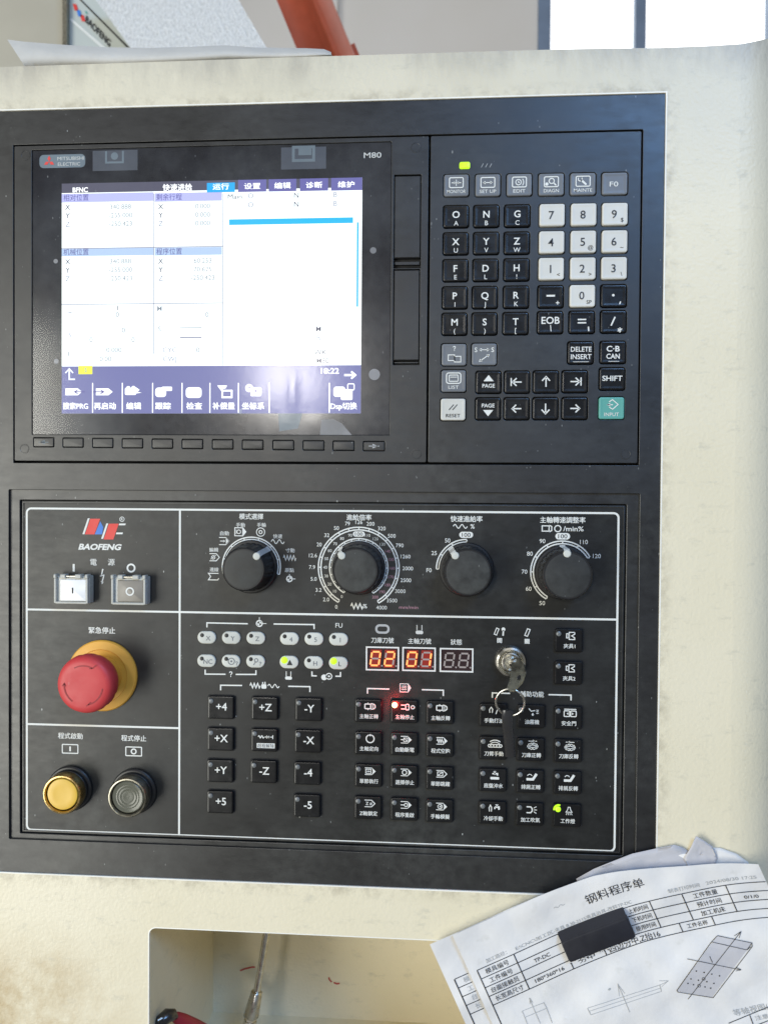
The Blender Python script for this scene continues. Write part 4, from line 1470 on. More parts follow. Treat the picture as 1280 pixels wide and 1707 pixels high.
# --- numeric displays
SEG = {'a': ((-1, 2), (1, 2)), 'b': ((1, 2), (1, 0)), 'c': ((1, 0), (1, -2)), 'd': ((-1, -2), (1, -2)), 'e': ((-1, 0), (-1, -2)), 'f': ((-1, 2), (-1, 0)), 'g': ((-1, 0), (1, 0))}
ON = {'0': 'abcdef', '2': 'abged', '1': 'bc', ' ': ''}
for px, py, val in ((637.4, 1098.2, '02'), (698.3, 1099.2, '01'), (760.8, 1100.8, '  ')):
    x, y = PM(px, py, OH + .6)
    o = MB().rr(22.4, 16, .5, [(0, 0), (0, .5), (.15, .6)]).build('number_display', 'display_dark', op, (x, y, OH))
    MB().stroke(rect(-11, -7.8, 11, 7.8), 1.0, 0, True).build('display_outline', 'print_white', o, (x, y, OH + .75))
    for k, ch in enumerate(val):
        dx = -4.9 + 9.8 * k
        lit, off, glow = MB(), MB(), MB()
        for s, (p, q) in SEG.items():
            tgt = lit if s in ON[ch] else off
            f = lambda v_: (v_[0] * 2.9 + v_[1] * .32, v_[1] * 2.35)
            p_, q_ = Vector(f(p)), Vector(f(q))
            d_ = (q_ - p_).normalized() * .55
            tgt.stroke([p_ + d_, q_ - d_], 1.15)
        (lit if ch == '!' else off).disc(4.6, -4.9, .6)
        if lit.v:
            lit.build('lit_segments', 'segment_lit', o, (x + dx, y, OH + .86))
            MB().poly([(-3.4 - .7, -6.2), (4.2 - .7, -6.2), (4.4, 6.2), (-3.2, 6.2)]).build('segment_glow', 'segment_glow', o, (x + dx, y, OH + .72))
        if off.v:
            off.build('unlit_segments', 'segment_off', o, (x + dx, y, OH + .84))
T(637.4, 1067.5, '刀庫刀號', 4.2, 15.6)
T(699.3, 1069, '主軸刀號', 4.2, 15.8)
T(760.4, 1070.6, '狀態', 4.2, 7.6)
legend(fp, 'legend', 637.4, 1048.7, OH, lambda b: b.stroke(rect(-4.2, -2.5, 4.2, 2.5, 2.2), 1.5, 0, True), 'print_grey')
legend(fp, 'legend', 699, 1050, OH, lambda b: b.stroke([(-1.7, 3.2), (-1.7, -.4)], .55).stroke([(1.7, 3.2), (1.7, -.4)], .55).poly(rect(-2.6, -3, 2.6, -.6, 1.1)), 'print_light')
bracket([(612.5, 1156.5), (612.5, 1148), (649, 1149)])
bracket([(703, 1150), (738.8, 1151), (738.8, 1160.5)])
legend(fp, 'legend', 675.5, 1147, OH, lambda b: (b.stroke(rect(-3.6, -2.8, 2, 2.8), .5, 0, True), b.poly([(2.2, 2.9), (4.0, 0), (2.2, -2.9)]), b.stroke([(-2.6, 1.2), (1, 1.2)], .5), b.stroke([(-2.6, 0), (1, 0)], .5), b.stroke([(-2.6, -1.2), (1, -1.2)], .5)))

# --- square keys
KW2, KH2, RISE = 18.4, 15.8, 2.4
sqm = MB().rr(KW2, KH2, 1.4, [(0, 0), (0, RISE - .7), (.35, RISE - .15), (.9, RISE), (1.3, RISE), (2.0, RISE)]).mesh('square_key', 'keytop_black')
wellm = MB().rr(KW2 + 1.5, KH2 + 1.5, 1.9, [(0, 0), (.1, .12)]).mesh('key_well', 'void')


def tagp_(b, fill=True, op_=True):
    b.stroke([(-3.6, 2.3), (1.2, 2.3)], .5)
    b.stroke([(-3.6, -2.3), (1.2, -2.3)], .5)
    if fill:
        b.poly([(1.2, 2.55), (3.9, 0), (1.2, -2.55), (1.9, 0)])
    else:
        b.stroke([(1.2, 2.3), (3.5, 0), (1.2, -2.3)], .6)


def ic(b, s):
    if s == 'spindle':
        b.stroke(rect(-3.6, -1.6, .4, 1.6, .5), .75, 0, True); b.stroke([(.6, 2.0), (2.4, 1.6), (3.4, .8), (3.4, -.8), (2.4, -1.6), (.6, -2.0)], .75)
        b.poly([(-2.2, 1.9), (-.8, 1.9), (-1.5, 2.7)]); b.poly([(-2.2, -1.9), (-.8, -1.9), (-1.5, -2.7)]); b.stroke([(1.8, 1.6), (1.8, -1.6)], .5)
    elif s == 'spindle_stop':
        b.stroke([(-4.4, 1.3), (-1.4, 1.3)], .7); b.stroke([(-4.4, -1.3), (-1.4, -1.3)], .7); b.stroke(rect(-1.2, -1.9, 1.0, 1.9, .6), .7, 0, True); b.circle(3.6, 0, 1.1, .65)
    elif s == 'orient':
        b.arc(0, 0, 2.7, 110, 430, .75); b.disc(0, 2.5, .7)
    elif s == 'autooff':
        tagp_(b); b.stroke([(-3.6, 0), (-1.8, 0)], .6); b.stroke(rect(-1.6, -1.2, 1.0, 1.2), .45, 0, True); b.stroke([(-1.4, 1), (.8, -1)], .45)
    elif s == 'dryrun':
        tagp_(b); wave(b, -3.2, 1.2, 1.5, 3, .6, True)
    elif s == 'single':
        tagp_(b); b.stroke(rect(-3.0, -1.4, .6, 1.4), .5, 0, True); b.stroke([(-2.2, 0), (0, 0)], .6)
    elif s == 'optstop':
        tagp_(b); b.circle(-1.0, 0, 1.5, .6)
    elif s == 'skip':
        tagp_(b, False); b.stroke(rect(-2.8, -1.3, .8, 1.3), .5, 0, True); b.stroke([(-2.4, -1), (.4, 1)], .5)
    elif s == 'zlock':
        tagp_(b, False); text(b, 'Z', -1.8, 0, 3.0); text(b, '#', .8, 0, 2.8)
    elif s == 'restart':
        tagp_(b); b.stroke([(-3.6, 0), (-1.4, 0)], .6); b.circle(0, 0, 1.1, .55)
    elif s == 'handle':
        tagp_(b); b.circle(-.9, 0, 1.5, .5); b.poly([(-1.5, 0), (-.2, .9), (-.2, -.9)])
    elif s == 'clamp':
        b.stroke(rect(-2.8, -1.4, -1.4, 1.4), .6, 0, True); b.stroke([(2.6, 2.4), (-1.0, 2.4), (-1.0, -2.4), (2.6, -2.4), (2.6, -1.2), (.6, 0), (2.6, 1.2), (2.6, 2.4)], .65)
    elif s == 'oil':
        b.stroke([(-3.6, -1.6), (-3.8, .6), (-2.6, 2.2), (-1.6, .8), (-2, -1.6)], .6); b.stroke([(.6, -2.4), (1.4, .2), (3, 1.4)], .6)
    elif s == 'mist':
        b.stroke([(-3, 2.2), (-1.4, .4), (1.2, 1.0)], .6); b.poly([(-.4, -.6), (.5, -2), (-.4, -2.8), (-1.2, -2)]); b.stroke([(2, 1.2), (3.6, 1.2)], .5); b.stroke([(2, .1), (3.6, .1)], .5); b.stroke([(2, -1), (3.6, -1)], .5)
    elif s == 'door':
        b.stroke(rect(-4.0, -2.2, -.35, 1.6, .4), .65, 0, True); b.stroke(rect(.35, -2.2, 4.0, 1.6, .4), .65, 0, True); b.stroke([(-4, 2.7), (4, 2.7)], .6); b.poly([(-1.2, .6), (-2.4, -.3), (-1.2, -1.2)]); b.poly([(1.2, .6), (2.4, -.3), (1.2, -1.2)])
    elif s == 'arm':
        b.arc(0, -3.2, 5.6, 52, 128, .7); b.arc(0, -3.6, 4.6, 50, 130, .5); b.stroke(rect(-4.6, -2.4, 4.6, -.6, .8), .6, 0, True)
        for k in (-3, -1, 1, 3):
            b.disc(k, -1.5, .5)
    elif s in ('magcw', 'magccw'):
        for k in range(10):
            a = 2 * math.pi * k / 10
            b.circle(2.8 * math.cos(a), -.8 + 1.5 * math.sin(a), .75, .45, n=10)
        q = 1 if s == 'magcw' else -1
        b.stroke([(-2.8, 2.7), (2.8, 2.7)], .5); b.poly([(q * 0.2, 3.6), (q * 2.0, 2.7), (q * .2, 1.9)])
    elif s == 'wash':
        b.stroke([(-.8, 2.9), (.8, 2.9)], .5); b.stroke([(0, 2.9), (0, .6)], .9); b.stroke([(-1.6, 1.4), (1.8, 1.4), (1.8, .2)], 1.0); b.poly(rect(-3, -2.6, 3, -.9, .6))
    elif s in ('chipcw', 'chipccw'):
        b.stroke([(-3.8, -1.6), (.6, -1.6), (3.0, 2.2)], 1.7)
        b.arc(-1.6, .2, 1.6, 20, 160, .5)
    elif s == 'coolant':
        b.stroke([(-3.4, -2.2), (-3.6, .4), (-2.8, 2.2), (-1.9, .6), (-2.1, -2.2)], .6); b.stroke([(.4, 1), (3, 1), (3, -.8)], 1.1); b.stroke([(1.6, 1), (1.6, 2.4)], .7); b.stroke([(.6, 2.5), (2.6, 2.5)], .5); b.stroke([(.2, -.4), (.2, 1)], .9)
    elif s == 'blow':
        b.stroke([(-3.4, 2), (-.6, 2), (.4, .8), (.4, -.8), (-.6, -2), (-3.4, -2)], .8); b.stroke([(1.4, 1.2), (3.2, 2.3)], .5); b.stroke([(1.6, 0), (3.6, 0)], .5); b.stroke([(1.4, -1.2), (3.2, -2.3)], .5)
    elif s == 'lamp':
        b.stroke([(-.6, 2.6), (-1.0, .8), (-2, -.8), (2, -.8), (1.0, .8), (.6, 2.6)], .5, 0, True)
        for q in (-1.8, -.6, .6, 1.8):
            b.stroke([(q * .8, -1.4), (q * 1.1, -2.8)], .4)
    elif s == 'overtravel':
        wave(b, -5, -1, .8, 2, .6); b.stroke([(-.4, 0), (5, 0)], .6); b.stroke([(5.2, 1.3), (5.2, -1.3)], .6); b.poly([(2.2, .9), (3.8, 0), (2.2, -.9)]); b.stroke([(1, 1), (1, -1)], .6)


SQ = [(368, 1180, '+4', None), (441.4, 1181.4, '+Z', None), (514.4, 1183.2, '-Y', None), (367.6, 1233, '+X', None), (440.6, 1234.4, '超程解除', 'overtravel'), (513.4, 1236.2, '-X', None),
      (367, 1286, '+Y', None), (439.4, 1287.2, '-Z', None), (512.4, 1290, '-4', None), (367, 1338, '+5', None), (511.8, 1344, '-5', None),
      (614, 1185.4, '主軸正轉', 'spindle'), (673.8, 1186.6, '主軸停止', 'spindle_stop'), (733.4, 1188.2, '主軸反轉', 'spindle'),
      (614, 1239.3, '主軸定向', 'orient'), (673.8, 1241, '自動斷電', 'autooff'), (733.2, 1243, '程式空跑', 'dryrun'),
      (614, 1293.6, '單節執行', 'single'), (673.6, 1295.6, '選擇停止', 'optstop'), (733, 1298, '單節跳躍', 'skip'),
      (613.4, 1347.3, 'Z軸鎖定', 'zlock'), (673.6, 1349.8, '程序重啟', 'restart'), (732.6, 1352.5, '手輪模擬', 'handle'),
      (948, 1068, '夾具1', 'clamp'), (947.4, 1122, '夾具2', 'clamp'),
      (822, 1192.4, '手動打油', 'oil'), (885.6, 1194.6, '油霧機', 'mist'), (947, 1197, '安全門', 'door'),
      (822, 1247.6, '刀臂手動', 'arm'), (884.6, 1250, '刀庫正轉', 'magcw'), (946.8, 1252, '刀庫反轉', 'magccw'),
      (821.4, 1301, '底盤沖水', 'wash'), (883.6, 1303.2, '排屑正轉', 'chipcw'), (946, 1305.4, '排屑反轉', 'chipccw'),
      (821, 1355.6, '冷卻手動', 'coolant'), (882.8, 1358, '加工吹氣', 'blow'), (945.2, 1360, '工作燈', 'lamp')]
ledm = MB().lathe([(1.75, 0), (1.6, .5), (.9, .85), (.3, .95)], 14).mesh('indicator_lamp', 'led_off')
for px, py, s, icon in SQ:
    x, y = PM(px, py, OH + RISE)
    o = obj('square_key', sqm, op, (x, y, OH + .15))
    obj('key_well', wellm, o, (x, y, OH + .01))
    tp_ = OH + .15 + RISE
    if s == '主軸停止':
        MB().lathe([(2.0, 0), (1.9, .6), (1.1, 1.1), (.3, 1.2)], 14).build('indicator_lamp', 'led_hot', o, (x - 6.6, y + 4.4, tp_ - .1))
        ld = bpy.data.lights.new('lamp_glow', 'POINT')
        ld.energy = .018
        ld.color = (1, .03, .03)
        ld.shadow_soft_size = .002
        lo_ = bpy.data.objects.new('lamp_glow', ld)
        col.objects.link(lo_)
        lo_.parent = o
        lo_.location = (-.0066, -.0054, .0044)
    elif s == '工作燈':
        MB().lathe([(1.9, 0), (1.8, .6), (1.1, 1.0), (.3, 1.1)], 14).build('indicator_lamp', 'led_green', o, (x - 6.2, y + 4.2, tp_ - .1))
        MB().arc(0, 0, 3.0, 70, 190, 1.2).build('lamp_edge', 'led_lime', o, (x - 5.8, y + 4.0, tp_ + .1))
    else:
        obj('indicator_lamp', ledm, o, (x - 6.8, y + 4.5, tp_ - .1))
    mb = MB()
    if icon is None:
        text(mb, s, .6, .8, 7.4, None, .012)
    elif icon == 'overtravel':
        MB_ = MB()
        ic(MB_, icon)
        mb.merge(MB_, lambda p: (p[0] + .8, p[1] + 2.4, p[2]))
        mb.poly(rect(-5.2, -5.4, 7.4, -2.0))
    else:
        MB_ = MB()
        ic(MB_, icon)
        mb.merge(MB_, lambda p: (p[0] + (1.2 if icon != 'spindle_stop' else 2.2), p[1] + 3.2, p[2]))
        text(mb, s, .4, -3.7, 3.4, 3.2 * len(s) if s[0] not in 'Z夾' else None, .016)
    mb.build('key_legend', 'print_white', o, (x, y, tp_ + .12))
    if icon == 'overtravel':
        mb = MB()
        text(mb, s, 1.1, -3.7, 3.0, 11.6, .0)
        mb.build('key_legend', 'print_dark', o, (x, y, tp_ + .2))
T(886.7, 1157.4, '輔助功能', 4.3, 15.8, bold=.014)
bracket([(820.5, 1163.5), (820.5, 1155.4), (850, 1156.2)])
bracket([(914, 1158.3), (951.6, 1159.2), (951.6, 1168)])
legend(fp, 'legend', 832.5, 1053, OH, lambda b: (b.stroke([(-3.6, -1.8), (-2, -2.4), (-.4, 1.8), (-2, 2.4)], .6, 0, True), b.disc(2.6, 1.6, 1.3), b.stroke([(2.6, 1), (2.4, -2.8)], 1.0)))
legend(fp, 'legend', 879, 1054.6, OH, lambda b: b.stroke([(-1.8, -2), (.0, -2.6), (1.8, 2), (0, 2.6)], .6, 0, True))
T(832.5, 1067.7, '開', 3.7, None, 'print_white', .03)
T(878.4, 1069.2, '關', 3.7, None, 'print_white', .03)

# --- key switch
kx, ky = PM(851.5, 1104, OH + 4)
ks = MB().lathe([(10.6, 0), (10.6, 2.6), (9.8, 4.4), (8.6, 5.2), (7.4, 5.0), (6.6, 3.6)], 44).build('key_switch', 'chrome', op, (kx, ky, OH))
MB().lathe([(6.6, 3), (6.4, 4.8), (5.6, 5.4), (4.6, 5.0), (4.4, 4.2)], 36).build('lock_core', 'nickel', ks, (kx, ky, OH))
MB().rr(1.6, 5.4, .3, [(0, 4.0), (.1, 4.5)], rot=math.radians(-20)).build('key_slot', 'void', ks, (kx + .4, ky, OH))

# ================================================================== KEY, RING AND STRAP
kyt = thing('key', 'small metal key hanging in the panel lock with ring and black strap', 'key', (kx, ky, OH + 6))
K_ = lambda px, py, h: Vector(P3(px, py, h))
out_ = [(853, 1101, 5), (858, 1098, 8), (866, 1098, 14), (874, 1108, 20), (876, 1122, 24), (870, 1138, 28), (857, 1152, 30), (849, 1153, 30), (846, 1148, 29), (851, 1132, 25), (853, 1118, 18), (853, 1110, 10)]
pts = [K_(*p) for p in out_]
cen = sum(pts, Vector()) / len(pts)
nr = (pts[3] - pts[10]).cross(pts[6] - pts[10]).normalized()
nr = nr if nr.z > 0 else -nr
hole_px = [(866, 1127, 23.5), (869, 1128, 24.4), (866, 1136, 27), (858, 1146, 28.6), (852, 1149, 29), (853, 1143, 27.6)]
hpts = [K_(*p) for p in hole_px]
mb = MB()
F_ = [p + nr * .9 for p in pts]
B_ = [p - nr * .9 for p in pts]
mb.loops([B_, F_], True, True)
mb.f = [f[::-1] for f in mb.f] if False else mb.f
mb.build('bow', 'key_metal', kyt, (0, 0, 0))
mb = MB()
mb.face([p + nr * 1.05 for p in hpts][::-1])
mb.build('bow_cutout', 'void', kyt, (0, 0, 0))
a_, b_ = Vector((kx, ky, OH + 4)), K_(860, 1104, 12)
MB().tube([a_, b_], [1.6, 2.0], 8).build('blade', 'nickel', kyt, (0, 0, 0))
rc = K_(850, 1171, 26)
ring_pts = []
for i in range(48):
    a = 2 * math.pi * i / 48
    ring_pts.append(rc + Vector((9.0 * math.cos(a), 9.2 * math.sin(a), 2.4 * math.sin(a) + 1.6 * math.cos(a))))
MB().tube(ring_pts, .75, 8, True).build('split_ring', 'chrome', kyt, (0, 0, 0), 60)
sp = [(846, 1184, 25.5), (845, 1196, 25), (846, 1212, 21), (848, 1232, 15), (850, 1252, 10), (850.5, 1262, 8)]
mb = MB()
L_ = []
for px, py, h in sp:
    c_ = K_(px, py, h)
    L_.append([c_ + Vector(q) for q in ((-2.8, 0, -1.2), (2.8, 0, -1.2), (3.5, 0, 0), (2.6, 0, 1.0), (1.0, 0, 1.4), (-1.0, 0, 1.4), (-2.6, 0, 1.0), (-3.5, 0, 0))])
mb.loops(L_, True, True)
mb.f = [f[::-1] for f in mb.f]
mb.build('strap', 'strap_black', kyt, (0, 0, 0), 60)

# ================================================================== PAPERS
TX = [(640, 1688), (735, 1645), (795, 1618.6), (855.9, 1591.6), (925, 1560), (985, 1535), (1042.5, 1514), (1082.6, 1503), (1136, 1491), (1209, 1476.5), (1267, 1471), (1330, 1470), (1420, 1474)]


def Ty(x):
    for i in range(len(TX) - 1):
        if x <= TX[i + 1][0] or i == len(TX) - 2:
            p0, p1, p2, p3 = TX[max(i - 1, 0)], TX[i], TX[i + 1], TX[min(i + 2, len(TX) - 1)]
            t = (x - p1[0]) / (p2[0] - p1[0])
            m1 = (p2[1] - p0[1]) / (p2[0] - p0[0]) * (p2[0] - p1[0])
            m2 = (p3[1] - p1[1]) / (p3[0] - p1[0]) * (p2[0] - p1[0])
            return (2 * t ** 3 - 3 * t ** 2 + 1) * p1[1] + (t ** 3 - 2 * t ** 2 + t) * m1 + (-2 * t ** 3 + 3 * t ** 2) * p2[1] + (t ** 3 - t ** 2) * m2


VT = [(783, -70), (918, -71), (1016, -68), (1107, -54), (1171, -44), (1277, -32)]


def vtop(x):
    for (a, b), (c, d_) in zip(VT, VT[1:]):
        if x <= c:
            return b + (d_ - b) * (x - a) / (c - a)
    return VT[-1][1]


def paper_h(x0_, v):
    u = (x0_ - 783) / 494
    mag = math.exp(-((x0_ - 975) / 70) ** 2 - ((v - 18) / 40) ** 2)
    h = 4.6 + 3.2 * math.exp(-((v + 62) / 34) ** 2) * (.4 + math.sin(math.pi * min(1, max(0, u)))) + 2.2 * math.sin(5.2 * u + .6) * .5 + 1.2 * math.sin(.045 * v + 3 * u)
    h += 4.0 * max(0, .18 - u) / .18
    h += .5 * math.sin(.07 * x0_ + .04 * v) * math.sin(.035 * x0_ - .06 * v + 1) + .6 * abs(math.sin(.024 * x0_ + .03 * v)) ** 5
    h = h * (1 - mag) + 3.2 * mag
    return max(2.6, h)


def Q(x0_, v, dh=0.0, shift=(0, 0), hoff=0.0):
    px = x0_ + .41 * v + shift[0]
    py = Ty(x0_) + .912 * v + shift[1]
    return P3(px, py, paper_h(x0_, v) + dh + hoff)


def sheet(name, mat, shift, hoff, x_a, x_b, vmax, vt, label, nx=120, ny=80):
    mb = MB()
    top_, bot_ = [], []
    for j in range(ny + 1):
        r1, r2 = [], []
        for i in range(nx + 1):
            xx = x_a + (x_b - x_a) * i / nx
            v0 = vt(xx)
            v = v0 + (vmax - v0) * j / ny
            r1.append(Q(xx, v, 0, shift, hoff))
            r2.append(Q(xx, v, -.18, shift, hoff))
        top_.append(mb.add(r1))
        bot_.append(mb.add(r2))
    for j in range(ny):
        for i in range(nx):
            mb.f.append([top_[j][i], top_[j + 1][i], top_[j + 1][i + 1], top_[j][i + 1]])
            mb.f.append([bot_[j][i], bot_[j][i + 1], bot_[j + 1][i + 1], bot_[j + 1][i]])
    edge = [(0, i) for i in range(nx + 1)] + [(j, nx) for j in range(1, ny + 1)] + [(ny, i) for i in range(nx - 1, -1, -1)] + [(j, 0) for j in range(ny - 1, 0, -1)]
    for (a, b), (c, d_) in zip(edge, edge[1:] + edge[:1]):
        mb.f.append([top_[a][b], top_[c][d_], bot_[c][d_], bot_[a][b]])
    t = thing(name, label, 'paper', P3(990 + shift[0], 1560 + shift[1], 3))
    mb.build('page', mat, t, (0, 0, 0), 60)
    return t


SA = (-38, 15)
pb = sheet('work_order_sheet', 'paper_white', (0, 0), 0, 783, 1277, 300, vtop, 'front printed program sheet with table and part drawings under black magnet')
pa = sheet('work_order_sheet', 'paper_white', SA, -1.9, 783, 1180, 260, lambda x: -70 if x < 1000 else -70 + (x - 1000) * .12, 'second printed sheet peeking out left of the front program sheet')


def sheet_print(parent, shift, hoff, mat, name, draw):
    """draw in sheet coordinates (x along the table head line, v down the page, both photo pixels)"""
    mb = MB()
    draw(mb)
    # y was drawn as -v so that faces wind towards the viewer; subdivide long runs beforehand
    mb.v = [Q(p[0], -p[1], .32, shift, hoff) for p in mb.v]
    return mb.build(name, mat, parent, (0, 0, 0), 60)


def hl(b, xa_, xb_, v, wd=1.3):
    n = max(1, int(abs(xb_ - xa_) / 12))
    b.stroke([(xa_ + (xb_ - xa_) * i / n, -v) for i in range(n + 1)], wd)


def vl(b, x, va, vb, wd=1.4):
    n = max(1, int(abs(vb - va) / 10))
    b.stroke([(x, -(va + (vb - va) * i / n)) for i in range(n + 1)], wd)


def line(parent, shift, hoff, draw, a, b_, c_, wd=1.3):
    sheet_print(parent, shift, hoff, 'print_dark', 'table_line', lambda b: draw(b, a, b_, c_, wd))


for v in (0, 16, 32, 48, 64):
    line(pb, (0, 0), 0, hl, 795, 1276, v)
for x, va, vb in ((795, 0, 290), (856, 0, 64), (930, 0, 64), (1082, 0, 48), (1136, 0, 48), (1209, 0, 48), (985, 48, 64), (1112, 48, 64), (1166, 48, 64)):
    line(pb, (0, 0), 0.01, vl, x, va, vb, 1.4)
for x, v, s, em, wd in ((825, 8, '模具编号', 10, 38), (825, 24, '工件编号', 10, 38), (825, 40, '台面接触员', 10, 46), (826, 56, '长宽高尺寸', 10, 46),
                        (893, 25, 'TP-DC', 9, 26), (893, 56, '180*360*16', 9, 48), (1060, 8, '上机时间', 9.5, 32), (1060, 24, '下机时间', 9.5, 32), (1060, 40, '使用时间', 9.5, 32),
                        (1172, 8, '工件数量', 10, 40), (1172, 24, '预计时间', 10, 40), (1172, 40, '加工机床', 10, 40), (1139, 56, '工件名称', 9, 34), (1242, 25, '0/1/0', 8, 24),
                        (955, 56, '分中', 9, 26), (1034, 57, '四边分中,Z抬16', 13, 84)):
    sheet_print(pb, (0, 0), 0, 'print_dark', 'table_word', lambda b: text(b, s, x, -v, em, wd, .004))
sheet_print(pb, (0, 0), 0, 'print_dark', 'sheet_title', lambda b: text(b, '钢料程序单', 1038, 34, 18, 96, .0))


for x, v, s, em, wd in ((830, 8, '加工路径：', 8, 34), (893, 7, 'E:\\CNC\\加工区', 7.5, 62), (990, 7, '-夹具 8.30-2115夹具治具-改料TP-DC', 7.5, 130), (1143, 9, '制表打印时间', 8, 52), (1222, 9, '2024/08/30 17:25', 8, 84)):
    sheet_print(pb, (0, 0), 0, 'print_grey', 'faint_word', lambda b: text(b, s, x, v, em, wd, .0))
sheet_print(pb, (0, 0), 0, 'print_grey', 'pencil_mark', lambda b: wave(b, 940, 958, 1.2, 2, .8, False, 42))
for k in range(5):
    line(pa, SA, -1.9, hl, 796, 818, 16 * k)
line(pa, SA, -1.89, vl, 795, 0, 250, 1.6)
for k, s in enumerate('模工台长'):
    sheet_print(pa, SA, -1.9, 'print_grey', 'table_word', lambda b: text(b, s, 812, -(8 + 16 * k), 10, None, .0))


def inv(px, py):
    """pixel on the front sheet -> sheet coordinates"""
    x = px
    v = 0
    for _ in range(30):
        v = (py - Ty(x)) / .912
        x = px - .41 * v
    return (x, -v)


def pxs(pts, n=8):
    out = []
    for p, q in zip(pts, pts[1:]):
        for i in range(n):
            out.append(inv(p[0] + (q[0] - p[0]) * i / n, p[1] + (q[1] - p[1]) * i / n))
    return out + [inv(*pts[-1])]


def zo(x, y):            # from a 1280 px wide enlargement of (980,1540)-(1280,1707)
    return (980 + x * .2344, 1540 + y * .2344)


def iso_fill(b):
    tl, tr, br, bl = zo(920, 88), zo(1165, 140), zo(880, 528), zo(635, 480)
    n = 10
    for j in range(n):
        for i in range(4):
            def c_(u, v):
                a = [tl[k] + (tr[k] - tl[k]) * u for k in (0, 1)]
                d_ = [bl[k] + (br[k] - bl[k]) * u for k in (0, 1)]
                return inv(a[0] + (d_[0] - a[0]) * v, a[1] + (d_[1] - a[1]) * v)
            q = [c_(i / 4, j / n), c_((i + 1) / 4, j / n), c_((i + 1) / 4, (j + 1) / n), c_(i / 4, (j + 1) / n)]
            b.poly(q)


sheet_print(pb, (0, 0), -.05, 'paper_grey', 'part_drawing', iso_fill)


def drawings(b):
    g = lambda pts, wd=.8, cl=False: b.stroke(pxs([zo(*p) for p in (pts + pts[:1] if cl else pts)]), wd)
    g([(920, 88), (1165, 140), (1130, 190), (878, 132)], .9, True)
    g([(1165, 140), (1168, 165), (890, 530), (640, 490), (632, 478), (878, 132)], .9)
    g([(1130, 190), (1160, 165)], .8)
    g([(712, 540), (1085, 62)], .9)
    g([(1040, 90), (1088, 58), (1075, 105)], .8)
    g([(705, 253), (1085, 332)], .9)
    g([(1050, 312), (1088, 332), (1050, 340)], .8)
    g([(865, 235), (885, 280)], .8)
    for p in ((770, 340), (825, 350), (880, 362), (935, 374), (732, 396), (845, 416), (895, 428), (710, 428), (750, 437), (832, 453), (872, 462), (785, 405)):
        q = inv(*zo(*p))
        b.disc(q[0], q[1], 1.2, 0, 8)
    for p in ((822, 396), (790, 445)):
        q = inv(*zo(*p))
        b.circle(q[0], q[1], 2.4, .7, 0, 12)


sheet_print(pb, (0, 0), .25, 'print_dark', 'part_drawing', drawings)


def thin_drawings(b):
    g = lambda pts, wd=.7, cl=False: b.stroke(pxs([zo(*p) for p in (pts + pts[:1] if cl else pts)]), wd)
    g([(-5, 605), (510, 440), (522, 485), (20, 652)], .7, True)
    g([(5, 628), (515, 462)], .6)
    g([(505, 410), (570, 410), (525, 450)], .7)
    g([(510, 440), (570, 412)], .7)
    g([(210, 430), (258, 540), (296, 634)], .7)
    g([(222, 520), (212, 436), (262, 500)], .6)
    z1 = lambda x, y: (700 + x * .2344, 1560 + y * .2344)
    h_ = lambda pts, wd=.7: b.stroke(pxs([z1(*p) for p in pts]), wd)
    h_([(725, 540), (880, 480), (900, 520), (745, 585), (725, 540)])
    h_([(900, 520), (940, 625)]); h_([(745, 585), (765, 640)])
    h_([(775, 445), (855, 630)]); h_([(780, 490), (783, 450), (800, 480)])
    q = inv(*zo(152, 470))
    b.disc(q[0], q[1], 2.0, 0, 8)


sheet_print(pb, (0, 0), .01, 'print_grey', 'part_drawing', thin_drawings)
for pts in ([(1000, 712), (1290, 592)], [(1150, 655), (1175, 720)], [(1175, 735), (1290, 690)]):
    sheet_print(pb, (0, 0), .01, 'print_dark', 'table_line', lambda b: b.stroke(pxs([zo(*p) for p in pts]), 1.3))
for p, s, wd in ((zo(1165, 612), '等轴视图(1', 62), (zo(1235, 668), '注意', 22)):
    q = inv(*p)
    sheet_print(pb, (0, 0), 0, 'print_grey', 'table_word', lambda b: text(b, s, q[0], q[1], 13 if wd > 30 else 9, wd, .0))


def flat_sheet(name, mat, outline, label, hbase, part='page', parent=None, wob=1.0):
    """crumpled loose sheet from an outline (photo pixels, height)"""
    n = len(outline)
    pts = [Vector(P3(px, py, hbase + h)) for px, py, h in outline]
    cpx = sum(p[0] for p in outline) / n
    cpy = sum(p[1] for p in outline) / n
    mb = MB()
    rings = []
    K = 5
    for k in range(K + 1):
        t = k / K
        ring = []
        for i, (px, py, h) in enumerate(outline):
            x_ = cpx + (px - cpx) * (1 - t)
            y_ = cpy + (py - cpy) * (1 - t)
            hh = hbase + h * (1 - t) + wob * math.sin(i * 2.3 + k * 1.9) * (0 if k == 0 else .6)
            ring.append(P3(x_, y_, hh))
        rings.append(ring)
    mb.loops(rings, False, False)
    f0 = [list(f) for f in mb.f]
    a = Vector(mb.v[f0[0][1]]) - Vector(mb.v[f0[0][0]])
    c_ = Vector(mb.v[f0[0][2]]) - Vector(mb.v[f0[0][1]])
    if a.cross(c_).z < 0:
        f0 = [f[::-1] for f in f0]
    n0 = len(mb.v)
    mb.v += [(p[0], p[1], p[2] - .25) for p in mb.v]
    mb.f = f0 + [[i + n0 for i in f[::-1]] for f in f0]
    for i in range(n):
        j = (i + 1) % n
        mb.f.append([i, j, j + n0, i + n0])
    if parent is None:
        parent = thing(name, label, 'paper', P3(cpx, cpy, hbase))
    mb.build(part, mat, parent, (0, 0, 0), 180)
    return parent


